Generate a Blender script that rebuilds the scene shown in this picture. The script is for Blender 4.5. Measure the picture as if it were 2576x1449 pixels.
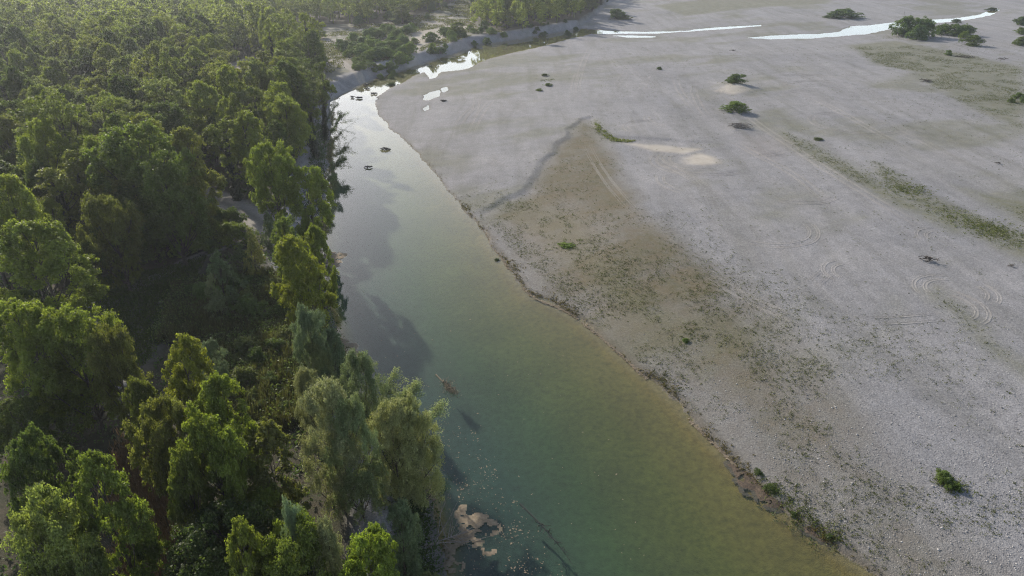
import bpy, math, random
import numpy as np
for _o in list(bpy.data.objects): bpy.data.objects.remove(_o)
S = bpy.context.scene; C = S.collection
R = math.radians
# ------------------------------------------------------------------ camera, sky, sun, exposure
CAMH, PITCH, FPX = 50.0, R(28.0), 1749.0
cam = bpy.data.objects.new('camera', bpy.data.cameras.new('camera')); C.objects.link(cam)
cam.location = (0, 0, CAMH); cam.rotation_euler = (R(90) - PITCH, 0, 0)
cam.data.sensor_width = 36; cam.data.lens = 36 * FPX / 2575.0
cam.data.clip_start = 0.5; cam.data.clip_end = 6000
S.camera = cam
SUN_EL, SUN_AZ = R(25), R(-35)            # azimuth clockwise from +Y
w = bpy.data.worlds.new('World'); S.world = w; w.use_nodes = True
nt = w.node_tree; bg = nt.nodes['Background']
sky = nt.nodes.new('ShaderNodeTexSky'); sky.sky_type = 'NISHITA'; sky.sun_disc = False
sky.sun_elevation = SUN_EL; sky.sun_rotation = SUN_AZ
sky.air_density = 0.9; sky.dust_density = 2.6; sky.ozone_density = 3.0
# pale haze low on the horizon, all the way round
tc = nt.nodes.new('ShaderNodeTexCoord'); sx = nt.nodes.new('ShaderNodeSeparateXYZ'); nt.links.new(tc.outputs['Generated'], sx.inputs[0])
def wm(op, a, b):
    x = nt.nodes.new('ShaderNodeMath'); x.operation = op
    for so, v in ((x.inputs[0], a), (x.inputs[1], b)):
        if isinstance(v, (int, float)): so.default_value = v
        else: nt.links.new(v, so)
    return x.outputs[0]
gl_ = wm('EXPONENT', wm('MULTIPLY', wm('ABSOLUTE', sx.outputs[2], 0), -4.2), 0)
hm = nt.nodes.new('ShaderNodeMix'); hm.data_type = 'RGBA'; hm.blend_type = 'ADD'; hm.inputs[7].default_value = (10.5, 11.3, 11.8, 1)
nt.links.new(gl_, hm.inputs[0]); nt.links.new(sky.outputs[0], hm.inputs[6]); nt.links.new(hm.outputs[2], bg.inputs[0]); bg.inputs[1].default_value = 0.11
ld = bpy.data.lights.new('sun', 'SUN'); ld.energy = 4.5; ld.angle = R(1.0); ld.color = (1.0, 0.91, 0.79)
sun = bpy.data.objects.new('sun', ld); C.objects.link(sun)
import mathutils
sd = mathutils.Vector((math.sin(SUN_AZ) * math.cos(SUN_EL), math.cos(SUN_AZ) * math.cos(SUN_EL), math.sin(SUN_EL)))
sun.rotation_euler = (-sd).to_track_quat('-Z', 'Y').to_euler(); sun.location = sd * 300
S.view_settings.view_transform = 'Standard'; S.view_settings.look = 'None'
S.view_settings.exposure = 0.36; S.view_settings.gamma = 1.0
cy = S.cycles; cy.max_bounces = 6; cy.diffuse_bounces = 3; cy.glossy_bounces = 3; cy.transparent_max_bounces = 12; cy.volume_bounces = 0
cy.filter_width = 1.15; cy.use_denoising = True; cy.denoising_prefilter = 'NONE'


# ------------------------------------------------------------------ helpers
def at(px, py, z=0.0):
    """point on the plane z seen at position px,py of the 2575 wide photograph"""
    px = np.asarray(px, float); py = np.asarray(py, float)
    dx = (px - 1287.5) / FPX; dv = (724.5 - py) / FPX
    c, s = math.cos(PITCH), math.sin(PITCH)
    vy = c + dv * s; vz = -s + dv * c
    t = (z - CAMH) / vz
    return np.stack([dx * t, vy * t], -1)

def _hash(ix, iy, seed):
    n = (ix.astype(np.int64) * 374761393 + iy.astype(np.int64) * 668265263 + seed * 974711) & 0xffffffff
    n = ((n ^ (n >> 13)) * 1274126177) & 0xffffffff
    return ((n ^ (n >> 16)) & 0xffff) / 65535.0
def vnoise(x, y, seed=0):
    ix = np.floor(x); iy = np.floor(y); fx = x - ix; fy = y - iy
    fx = fx * fx * (3 - 2 * fx); fy = fy * fy * (3 - 2 * fy)
    a = _hash(ix, iy, seed); b = _hash(ix + 1, iy, seed); c = _hash(ix, iy + 1, seed); d = _hash(ix + 1, iy + 1, seed)
    return (a * (1 - fx) + b * fx) * (1 - fy) + (c * (1 - fx) + d * fx) * fy
def fbm(x, y, sc, octv=4, seed=0):
    s = 0; a = 1; t = 0
    for k in range(octv):
        s = s + a * vnoise(x / sc + 17.3 * k, y / sc - 9.1 * k, seed + k); t += a; a *= .5; sc *= .5
    return s / t * 2 - 1
def sstep(a, b, v):
    t = np.clip((v - a) / (b - a), 0, 1); return t * t * (3 - 2 * t)
def pl_dist(X, Y, pts, closed=False):
    P = np.asarray(pts, float); n = len(P); D = np.full(X.shape, 1e9)
    for i in range(n if closed else n - 1):
        a = P[i]; b = P[(i + 1) % n]; e = b - a; L = (e * e).sum() + 1e-9
        t = np.clip(((X - a[0]) * e[0] + (Y - a[1]) * e[1]) / L, 0, 1)
        D = np.minimum(D, (X - a[0] - t * e[0]) ** 2 + (Y - a[1] - t * e[1]) ** 2)
    return np.sqrt(D)
def inside(X, Y, pts):
    P = np.asarray(pts, float); n = len(P); I = np.zeros(X.shape, bool); j = n - 1
    for i in range(n):
        xi, yi = P[i]; xj, yj = P[j]
        if yi != yj:
            I ^= ((yi > Y) != (yj > Y)) & (X < (xj - xi) * (Y - yi) / (yj - yi) + xi)
        j = i
    return I
def sdf(X, Y, pts):                      # positive inside
    d = pl_dist(X, Y, pts, True); return np.where(inside(X, Y, pts), d, -d)

def smooth_poly(pts, n=4, closed=False):
    P = np.asarray(pts, float); out = []; m = len(P)
    rng_ = range(m) if closed else range(m - 1)
    g = (lambda i: P[i % m]) if closed else (lambda i: P[min(max(i, 0), m - 1)])
    for i in rng_:
        p0, p1, p2, p3 = g(i - 1), g(i), g(i + 1), g(i + 2)
        for k in range(n):
            t = k / n
            out.append(.5 * ((2 * p1) + (-p0 + p2) * t + (2 * p0 - 5 * p1 + 4 * p2 - p3) * t * t + (-p0 + 3 * p1 - 3 * p2 + p3) * t ** 3))
    if not closed: out.append(P[-1])
    return np.array(out)

def mesh_np(name, V, F, mat, attrs=None, smooth=False, k=None):
    """V (n,3); F (m,k) int"""
    me = bpy.data.meshes.new(name); F = np.asarray(F); k = F.shape[1]
    me.vertices.add(len(V)); me.vertices.foreach_set('co', np.ascontiguousarray(V, np.float32).ravel())
    me.loops.add(F.size); me.loops.foreach_set('vertex_index', np.ascontiguousarray(F, np.int32).ravel())
    me.polygons.add(len(F)); me.polygons.foreach_set('loop_start', np.arange(0, F.size, k, dtype=np.int32))
    if smooth: me.polygons.foreach_set('use_smooth', np.ones(len(F), bool))
    me.update(calc_edges=True)
    if attrs:
        for an, arr in attrs.items():
            if arr.ndim == 2:
                a = me.color_attributes.new(an, 'FLOAT_COLOR', 'POINT')
                c4 = np.ones((len(V), 4), np.float32); c4[:, :3] = arr; a.data.foreach_set('color', c4.ravel())
            else:
                a = me.attributes.new(an, 'FLOAT', 'POINT'); a.data.foreach_set('value', arr.astype(np.float32))
    if mat: me.materials.append(mat)
    return me
def link(name, me, parent=None, loc=None):
    o = bpy.data.objects.new(name, me); C.objects.link(o)
    if parent: o.parent = parent
    if loc is not None: o.location = loc
    return o
def tag(o, label=None, cat=None, group=None, kind=None):
    if label: o['label'] = label
    if cat: o['category'] = cat
    if group: o['group'] = group
    if kind: o['kind'] = kind
    return o

# ------------------------------------------------------------------ materials
class NT:
    def __init__(s, name):
        s.m = bpy.data.materials.new(name); s.m.use_nodes = True; s.t = s.m.node_tree
        s.b = s.t.nodes['Principled BSDF']; s.out = s.t.nodes['Material Output']
    def n(s, typ, **kw):
        x = s.t.nodes.new(typ)
        for k, v in kw.items(): setattr(x, k, v)
        return x
    def l(s, a, b): s.t.links.new(a, b)
    def pos(s): return s.n('ShaderNodeNewGeometry').outputs['Position']
    def noise(s, sc, det=4, rough=.55, vec=None, dist=0):
        x = s.n('ShaderNodeTexNoise'); x.inputs['Scale'].default_value = sc; x.inputs['Detail'].default_value = det
        x.inputs['Roughness'].default_value = rough; x.inputs['Distortion'].default_value = dist
        if vec is not None: s.l(vec, x.inputs['Vector'])
        return x.outputs[0]
    def ramp(s, f, stops):
        x = s.n('ShaderNodeValToRGB'); e = x.color_ramp.elements
        while len(e) < len(stops): e.new(.5)
        for i, (p, c) in enumerate(stops):
            e[i].position = p; e[i].color = (c, c, c, 1) if isinstance(c, (int, float)) else (*c, 1)
        s.l(f, x.inputs[0]); return x.outputs[0]
    def mix(s, f, a, b, typ='MIX'):
        x = s.n('ShaderNodeMix', data_type='RGBA', blend_type=typ)
        for so, v in ((x.inputs[0], f), (x.inputs[6], a), (x.inputs[7], b)):
            if isinstance(v, (int, float)): so.default_value = v
            elif isinstance(v, tuple): so.default_value = (*v, 1)
            else: s.l(v, so)
        return x.outputs[2]
    def math(s, op, a, b=0.5):
        x = s.n('ShaderNodeMath', operation=op)
        for so, v in ((x.inputs[0], a), (x.inputs[1], b)):
            if isinstance(v, (int, float)): so.default_value = v
            else: s.l(v, so)
        return x.outputs[0]
    def attr(s, name):
        x = s.n('ShaderNodeAttribute'); x.attribute_name = name; return x
    def bump(s, h, st, dist):
        x = s.n('ShaderNodeBump'); x.inputs['Strength'].default_value = st; x.inputs['Distance'].default_value = dist
        s.l(h, x.inputs['Height']); s.l(x.outputs[0], s.b.inputs['Normal']); return x.outputs[0]

def leaf_mat(name, base, trans=.45, tcol=None, rough=.55):
    a = NT(name); a.b.inputs['Roughness'].default_value = rough
    a.b.inputs['Specular IOR Level'].default_value = .3
    oi = a.n('ShaderNodeObjectInfo'); rn = a.attr('rnd').outputs['Fac']
    dark = tuple(c * .55 for c in base); lite = tuple(min(1, c * 1.5) for c in base)
    c = a.ramp(rn, [(0, dark), (.5, base), (1, lite)])
    big = a.noise(.35, 2, vec=a.pos())
    c = a.mix(a.ramp(big, [(.35, 0.), (.7, .5)]), c, (base[0] * 1.22, base[1] * 1.12, base[2] * .85))
    c = a.mix(1.0, c, oi.outputs['Color'], 'MULTIPLY')
    a.l(c, a.b.inputs['Base Color'])
    tr = a.n('ShaderNodeBsdfTranslucent')
    tc = a.mix(1.0, c, tcol or (1.4, 1.5, .65), 'MULTIPLY'); a.l(tc, tr.inputs[0])
    mx = a.n('ShaderNodeMixShader'); mx.inputs[0].default_value = trans
    a.l(a.b.outputs[0], mx.inputs[1]); a.l(tr.outputs[0], mx.inputs[2]); a.l(mx.outputs[0], a.out.inputs[0])
    return a.m
M = {}
M['poplar'] = leaf_mat('poplar_leaves', (.110, .135, .042), .54)
M['willow'] = leaf_mat('willow_leaves', (.19, .215, .12), .36, (1.1, 1.15, .8))
M['shrub'] = leaf_mat('shrub_leaves', (.095, .13, .05), .4)
M['weed'] = leaf_mat('weed_leaves', (.105, .115, .035), .3)
M['ivy'] = leaf_mat('ivy_leaves', (.022, .034, .014), .1)
M['reed'] = leaf_mat('reed_blades', (.085, .095, .045), .35)
M['dry'] = leaf_mat('dry_grass', (.24, .16, .09), .3, (1, .9, .7))

def bark(name, c1, c2):
    a = NT(name); n = a.noise(6, 5, vec=a.pos()); a.l(a.ramp(n, [(.3, c1), (.7, c2)]), a.b.inputs['Base Color'])
    a.b.inputs['Roughness'].default_value = .9; a.bump(n, .5, .05); return a.m
M['bark'] = bark('bark', (.035, .028, .022), (.11, .09, .07))
M['drift'] = bark('drift_wood', (.10, .085, .07), (.26, .23, .20))
M['wetwood'] = bark('wet_wood', (.012, .014, .01), (.035, .035, .025))
M['rock'] = bark('wet_rock', (.02, .02, .015), (.06, .055, .045))

# ground: gravel, grass, algae, sand, soil, riverbed, mixed by what lies where
def ground_mat():
    a = NT('gravel_ground'); P = a.pos(); b = a.b
    m1 = a.n('ShaderNodeSeparateColor'); a.l(a.attr('m1').outputs['Color'], m1.inputs[0])
    m2 = a.n('ShaderNodeSeparateColor'); a.l(a.attr('m2').outputs['Color'], m2.inputs[0])
    m3 = a.n('ShaderNodeSeparateColor'); a.l(a.attr('m3').outputs['Color'], m3.inputs[0])
    big = a.noise(.03, 5, .6, P); mid = a.noise(.35, 5, .65, P); fine = a.noise(3.2, 4, .7, P)
    vo = a.n('ShaderNodeTexVoronoi'); vo.inputs['Scale'].default_value = 8.0; vo.inputs['Randomness'].default_value = 1; a.l(P, vo.inputs['Vector'])
    vs = a.n('ShaderNodeSeparateColor'); a.l(vo.outputs['Color'], vs.inputs[0])
    g = a.mix(a.ramp(big, [(.35, 0.), (.65, 1.)]), (.209, .208, .213), (.246, .242, .242))
    g = a.mix(.62, g, a.ramp(vs.outputs[0], [(0, (.55, .55, .58)), (.45, (.95, .95, .95)), (.85, (1.1, 1.08, 1.05)), (1, (1.4, 1.37, 1.34))]), 'MULTIPLY')
    g = a.mix(.7, g, a.ramp(fine, [(.3, .68), (.5, 1.), (.7, 1.28)]), 'MULTIPLY')
    g = a.mix(.6, g, a.ramp(mid, [(.3, .78), (.7, 1.18)]), 'MULTIPLY')
    mp = a.n('ShaderNodeMapping'); mp.inputs['Rotation'].default_value = (0, 0, .22); mp.inputs['Scale'].default_value = (.16, .022, .1); a.l(P, mp.inputs[0])
    st = a.noise(1.0, 5, .65, mp.outputs[0], .6)
    g = a.mix(.9, g, a.ramp(st, [(.32, (.80, .80, .76)), (.5, (1., 1., 1.)), (.66, (1.12, 1.12, 1.13))]), 'MULTIPLY')
    # brown dried algae and silt
    br = a.mix(a.ramp(mid, [(.35, 0.), (.65, 1.)]), (.128, .102, .056), (.104, .093, .049))
    br = a.mix(.6, br, a.ramp(fine, [(.3, .6), (.7, 1.4)]), 'MULTIPLY')
    k = a.math('MULTIPLY', m1.outputs[1], a.ramp(a.noise(.9, 5, .7, P), [(.25, .7), (.7, 1.)]))
    g = a.mix(k, g, br)
    # short grass and weeds
    gr = a.mix(a.ramp(mid, [(.35, 0.), (.65, 1.)]), (.09, .10, .042), (.14, .135, .075))
    gr = a.mix(.7, gr, a.ramp(fine, [(.3, .55), (.7, 1.4)]), 'MULTIPLY')
    k = a.math('MULTIPLY', m1.outputs[0], a.ramp(a.noise(.7, 6, .75, P), [(.3, .35), (.58, 1.)]))
    g = a.mix(k, g, gr)
    # pale sand
    sa = a.mix(a.ramp(mid, [(.35, 0.), (.65, 1.)]), (.36, .325, .27), (.44, .40, .34))
    g = a.mix(a.math('MULTIPLY', m1.outputs[2], .85), g, sa)
    # reddish tan stain
    g = a.mix(a.math('MULTIPLY', m2.outputs[0], .6), g, (.26, .20, .155))
    # forest floor
    ff = a.mix(a.ramp(a.noise(.5, 5, .7, P), [(.35, 0.), (.65, 1.)]), (.035, .038, .018), (.075, .062, .04))
    g = a.mix(m2.outputs[1], g, ff)
    # dry path through the wood
    pa = a.mix(a.ramp(fine, [(.3, 0.), (.7, 1.)]), (.20, .185, .16), (.34, .31, .27))
    g = a.mix(m2.outputs[2], g, pa)
    # damp belt by the water
    g = a.mix(a.math('MULTIPLY', m3.outputs[0], .75), g, (.085, .07, .045))
    # riverbed: ochre shallows, algae green; darkening with depth paints in light absorbed by water
    dp = m3.outputs[1]
    mot = a.noise(1.6, 5, .7, P)
    bed = a.ramp(dp, [(0, (.185, .14, .07)), (.08, (.15, .108, .030)), (.3, (.078, .082, .018)), (.6, (.036, .062, .022)), (1, (.018, .046, .036))])
    bed = a.mix(.75, bed, a.ramp(mot, [(.3, .55), (.5, 1.), (.7, 1.4)]), 'MULTIPLY')
    bed = a.mix(.5, bed, a.ramp(a.noise(.12, 4, .6, P), [(.3, .65), (.7, 1.3)]), 'MULTIPLY')
    g = a.mix(m3.outputs[2], g, bed)
    a.l(g, b.inputs['Base Color']); b.inputs['Roughness'].default_value = .92
    b.inputs['Specular IOR Level'].default_value = .25
    hh = a.math('ADD', a.math('MULTIPLY', vo.outputs['Distance'], -.6), a.math('MULTIPLY', fine, .8))
    hh = a.math('ADD', hh, a.math('MULTIPLY', mid, 1.3))
    a.bump(hh, .5, .10)
    return a.m
M['ground'] = ground_mat()

def water_mat():
    a = NT('river_water'); t = a.t; P = a.pos()
    mp = a.n('ShaderNodeMapping'); mp.inputs['Scale'].default_value = (1, 1, 1); a.l(P, mp.inputs[0])
    n1 = a.noise(1.1, 3, .5, mp.outputs[0], .4); n2 = a.noise(.12, 2, .5, mp.outputs[0])
    h = a.math('MULTIPLY', n1, a.ramp(n2, [(.35, .25), (.7, 1.)]))
    bp = a.n('ShaderNodeBump'); bp.inputs['Strength'].default_value = .05; bp.inputs['Distance'].default_value = .06; a.l(h, bp.inputs['Height'])
    lw = a.n('ShaderNodeLayerWeight'); lw.inputs['Blend'].default_value = .5; a.l(bp.outputs[0], lw.inputs['Normal'])      # Schlick, same from both sides
    fr = a.math('ADD', a.math('MULTIPLY', a.math('POWER', lw.outputs['Facing'], 5.0), .97), .028)
    gl = a.n('ShaderNodeBsdfGlossy'); gl.inputs['Roughness'].default_value = .04; gl.inputs['Color'].default_value = (1, 1, 1, 1); a.l(bp.outputs[0], gl.inputs['Normal'])
    tp = a.n('ShaderNodeBsdfTransparent'); tp.inputs[0].default_value = (.90, .95, .90, 1)
    df = a.n('ShaderNodeBsdfDiffuse'); df.inputs[0].default_value = (.15, .21, .18, 1)
    mx = a.n('ShaderNodeMixShader'); mx.inputs[0].default_value = .035; a.l(tp.outputs[0], mx.inputs[1]); a.l(df.outputs[0], mx.inputs[2])
    m2 = a.n('ShaderNodeMixShader'); a.l(fr, m2.inputs[0]); a.l(mx.outputs[0], m2.inputs[1]); a.l(gl.outputs[0], m2.inputs[2])
    a.l(m2.outputs[0], a.out.inputs[0]); return a.m
M['water'] = water_mat()
def foam_mat():
    a = NT('dried_algae_scum'); n = a.noise(3, 5, .7, a.pos())
    a.l(a.ramp(n, [(.3, (.14, .11, .07)), (.7, (.28, .225, .155))]), a.b.inputs['Base Color']); a.b.inputs['Roughness'].default_value = .9
    return a.m
M['foam'] = foam_mat()

# ------------------------------------------------------------------ layout of the place (traced as ground positions)
RB = [(2330, 1560), (2200, 1449), (2100, 1380), (2020, 1325), (1950, 1262), (1900, 1215), (1850, 1160), (1780, 1090), (1700, 1015), (1640, 958), (1580, 905), (1530, 862), (1450, 800), (1400, 772),
      (1340, 745), (1300, 702), (1270, 660), (1240, 620), (1200, 560), (1165, 525), (1140, 490), (1105, 447), (1060, 396), (1020, 356), (985, 325), (955, 295), (943, 265), (950, 243),
      (985, 221), (1010, 209), (1040, 193), (1068, 182), (1078, 200), (1092, 197), (1112, 181), (1150, 178), (1182, 172), (1205, 158), (1240, 146), (1300, 131), (1370, 115), (1447, 95), (1487, 86), (1587, 85), (1657, 85)]
LB = [(1657, 80), (1567, 79), (1497, 75), (1449, 72), (1433, 77), (1380, 86), (1306, 99), (1206, 114), (1173, 126), (1123, 141), (1086, 154), (1039, 168), (986, 184), (959, 193), (933, 203), (906, 214),
      (883, 228), (856, 239), (839, 248), (832, 270), (830, 310), (826, 360), (824, 410), (818, 480), (810, 560), (802, 650), (818, 740), (850, 850), (868, 930), (900, 1010), (970, 1070),
      (1040, 1150), (1078, 1240), (1098, 1320), (1110, 1449), (1120, 1560)]
river = at(*np.array(RB + LB).T)
leftbank = at(*np.array(LB).T); rightbank = at(*np.array(RB).T)
streams = [at(*np.array(p).T) for p in (
    [(1877, 95), (1937, 99), (2037, 97), (2107, 92), (2187, 85), (2237, 74), (2342, 59), (2407, 54), (2462, 45), (2497, 37), (2512, 25), (2507, 21), (2482, 28), (2467, 36), (2407, 46), (2337, 50), (2250, 56), (2187, 64), (2137, 66), (2112, 80), (2067, 85), (1987, 88), (1927, 91)],
    [(1537, 90), (1587, 89), (1652, 92), (1640, 95), (1587, 95)], [(1735, 76), (1780, 71), (1825, 68), (1915, 63), (1915, 65.5), (1830, 73), (1790, 75.5), (1735, 79)], [(1655, 80), (1700, 79), (1735, 77), (1735, 79), (1655, 84)],
    [(1066, 240), (1080, 233), (1105, 228), (1106, 241), (1080, 252), (1066, 253)], [(1110, 223), (1126, 218), (1126, 229), (1111, 234)], [(1065, 273), (1079, 265), (1077, 275), (1066, 280)])]
scarpA = at(*np.array([(1180, 541), (1215, 525), (1255, 503), (1312, 486), (1335, 452), (1365, 405), (1400, 362), (1432, 322), (1458, 299)]).T)
scarpB = at(*np.array([(1458, 297), (1490, 300), (1515, 330), (1545, 345), (1600, 349), (1690, 356), (1790, 366), (1880, 378)]).T)
lowpoly = np.concatenate([scarpA, scarpB[1:], at(*np.array([(1830, 470), (1700, 560), (1600, 640), (1420, 720), (1300, 690), (1200, 565)]).T)])
bankC = at(*np.array([(1530, 78), (1600, 78), (1700, 76), (1800, 69), (1900, 62), (2000, 57), (2090, 46), (2160, 40)]).T)    # far stream bank
soft_edge = at(*np.array([(1880, 378), (1830, 470), (1700, 560), (1600, 640), (1420, 720)]).T)
W = lambda L: at(*np.array(L, float).T, 1.0)
WL = lambda L: at(*np.array(L, float).T, 3.0)
# veg zones on the gravel bar: (polygon, kind, strength, feather m)
brown = W([(1460, 300), (1500, 330), (1540, 380), (1560, 440), (1600, 520), (1680, 600), (1800, 690), (1830, 740), (1760, 770), (1700, 790), (1560, 780), (1440, 700), (1360, 620), (1300, 560), (1230, 530), (1330, 480), (1390, 380)])
brown2 = W([(1230, 540), (1400, 560), (1650, 620), (1880, 760), (2020, 900), (2150, 1080), (2250, 1250), (2080, 1210), (1900, 1080), (1700, 950), (1500, 830), (1330, 700)])
greens = [W([(1250, 500), (1330, 490), (1420, 520), (1500, 600), (1520, 700), (1440, 660), (1360, 580), (1270, 530)]),
          W([(1470, 660), (1540, 650), (1600, 720), (1700, 800), (1650, 830), (1560, 780)]),
          W([(2200, 405), (2230, 420), (2300, 480), (2420, 530), (2575, 590), (2700, 640), (2700, 690), (2575, 655), (2450, 590), (2300, 520), (2220, 460)]),
          W([(1960, 320), (2060, 370), (2200, 450), (2330, 520), (2500, 560), (2400, 580), (2250, 520), (2100, 430), (1980, 360)]),
          W([(2290, 150), (2400, 190), (2575, 230), (2575, 330), (2480, 290), (2380, 240), (2300, 190)]),
          W([(2130, 110), (2250, 100), (2400, 130), (2575, 170), (2575, 260), (2400, 200), (2200, 160)]),
          W([(1500, 300), (1520, 330), (1570, 348), (1540, 352), (1490, 325)]),
          W([(1640, 15), (1800, -5), (2100, -5), (2080, 12), (1900, 20), (1720, 40)]),
          W([(2420, 470), (2575, 500), (2800, 560), (2800, 640), (2575, 560)]),
          W([(2350, 720), (2420, 790), (2575, 920), (2560, 940), (2400, 800), (2330, 730)])]
sands = [W([(1715, 395), (1760, 385), (1800, 395), (1805, 412), (1760, 418), (1720, 412)]), W([(1560, 352), (1680, 362), (1760, 372), (1720, 385), (1640, 372)]),
         W([(1800, 228), (1850, 215), (1890, 230), (1850, 238)])]
tans = [W([(1860, 340), (1920, 340), (1990, 360), (1960, 400), (1890, 385)]), W([(1340, 470), (1480, 520), (1560, 640), (1500, 700), (1350, 620), (1280, 570)]),
        W([(1480, 730), (1560, 760), (1600, 810), (1540, 820), (1480, 770)])]
clearing = WL([(690, 75), (830, 62), (1000, 60), (1170, -5), (1200, 20), (1200, 75), (1290, 80), (1450, 70), (1306, 92), (1180, 118), (1050, 160), (960, 188), (850, 235), (820, 240), (820, 150), (700, 115)])
sandy = WL([(1030, 85), (1140, 62), (1200, 70), (1150, 80), (1100, 105), (1060, 118), (1050, 140), (1080, 150), (1010, 160), (1040, 130), (1045, 105)])
paths = [(WL([(1182, 5), (1165, 28), (1132, 42), (1092, 62), (1045, 74)]), 2.2), (WL([(740, 112), (800, 108), (858, 100)]), 3.0), (WL([(822, 138), (870, 165), (925, 192)]), 1.6),
         (WL([(850, 92), (920, 70), (985, 52)]), .8), (WL([(590, 170), (640, 150)]), 4.5),
         (WL([(500, 485), (570, 515), (640, 548), (668, 570)]), 3.0), (WL([(340, 720), (440, 672), (540, 628), (620, 590)]), 1.2), (WL([(230, 700), (250, 900), (300, 960)]), 1.2)]
dryp = WL([(330, 1140), (350, 1230), (365, 1320), (385, 1449)])
grassclear = WL([(230, 700), (420, 670), (520, 640), (480, 720), (430, 830), (330, 950), (250, 830)])
def on_left(X, Y):
    """1 on the wooded side of the river"""
    lb = np.array(sorted([tuple(p) for p in leftbank], key=lambda q: q[1]))
    return lb

woodside = np.concatenate([at(*np.array(LB[3:]).T), [[-5, 5], [-900, 5], [-900, 3000], [200, 3000]], at(*np.array([(1640, -60), (1530, 10), (1480, 50)]).T)])

def height(X, Y):
    X = np.asarray(X, float); Y = np.asarray(Y, float)
    wx = X + .9 * fbm(X, Y, 5, 3, 11) + .25 * fbm(X, Y, .9, 2, 12); wy = Y + .9 * fbm(X, Y, 5, 3, 21) + .25 * fbm(X, Y, .9, 2, 22)
    dr = sdf(wx, wy, river)
    dw = sdf(wx, wy, woodside)
    ds = np.full(X.shape, -1e9)
    kx = X + .5 * fbm(X, Y, 2.5, 3, 31); ky = Y + (1.2 * fbm(X, Y, 3, 3, 32))
    for s in streams: ds = np.maximum(ds, sdf(kx, ky, s))
    und = fbm(X, Y, 45, 3, 3); und2 = fbm(X, Y, 9, 3, 4)
    out = np.maximum(-dr, 0)
    bar = .05 + .75 * (1 - np.exp(-out / 12)) + .34 * und * sstep(3, 20, out) + .08 * und2 * sstep(1, 6, out) + .30 * fbm(X + .2 * Y, Y * .17, 7, 4, 6) * sstep(4, 20, out) + .35 * sstep(0, .9, out) * .3
    wood = 3.0 * sstep(0, 5.5, out) + .25 * und + .15 * und2
    h = bar + (wood - bar) * sstep(-1.5, 1.5, dw)
    # channel cut in the bar
    inl = sdf(X + 1.5 * fbm(X, Y, 7, 4, 41), Y + 1.5 * fbm(X, Y, 7, 4, 42), lowpoly)
    dsoft = pl_dist(X, Y, soft_edge); low = sstep(-.3, 2.2, inl) * sstep(0, 22, dsoft)
    h = h - .42 * low * sstep(0, 6, out)
    # raised bank beyond the far stream
    dc = pl_dist(X, Y, bankC); far = np.interp(X, *zip(*sorted(zip(bankC[:, 0], bankC[:, 1])))) - Y
    h = h + np.where((X > bankC[:, 0].min() - 5), 1.3 * sstep(0, 5, -far) * np.exp(-np.maximum(-far, 0) / 60.) * sstep(bankC[0, 0] - 5, bankC[0, 0] + 10, X) * (1 - sstep(bankC[-1, 0], bankC[-1, 0] + 25, X)), 0)
    for (px, py, hh, rr) in ((1848, 222, 1.3, 5.5), (1850, 285, .6, 4), (1860, 330, .35, 3), (2300, 90, 1.0, 9), (2120, 42, .8, 8)):
        c = at(px, py, .8); h = h + hh * np.exp(-(((X - c[0]) / rr) ** 2 + ((Y - c[1]) / (rr * 1.3)) ** 2))
    # streams and puddles
    cut = sstep(-3.0, .8, ds) * 1.0
    h = h * (1 - cut) + cut * (-.12)
    h = np.where(ds > 0, -.03 - np.minimum(ds, 1.5) * .1, h)
    h = np.minimum(h, np.where((dw < 0) & (ds < 0), .05 + .016 * -ds + .00006 * ds * ds, 99))
    h = np.where((dr < 0) & (ds < 0), np.maximum(h, np.minimum(.06 + 0 * h, np.minimum(out, -ds) * .06)), h)
    # the river itself
    ins = np.maximum(dr, 0)
    dl = pl_dist(X, Y, leftbank); drr = pl_dist(X, Y, rightbank)
    wl = drr / (dl + drr + 1e-6)
    prof = np.clip(wl * 1.25, 0, 1)
    depth = .04 + 2.2 * prof ** 1.7 * sstep(0, 3.5, dl) * sstep(200, 90, Y) + .3 * sstep(0, 3, ins)
    h = np.where(dr > 0, -depth, h)
    return h, dr, dw, ds, low, wl

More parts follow.
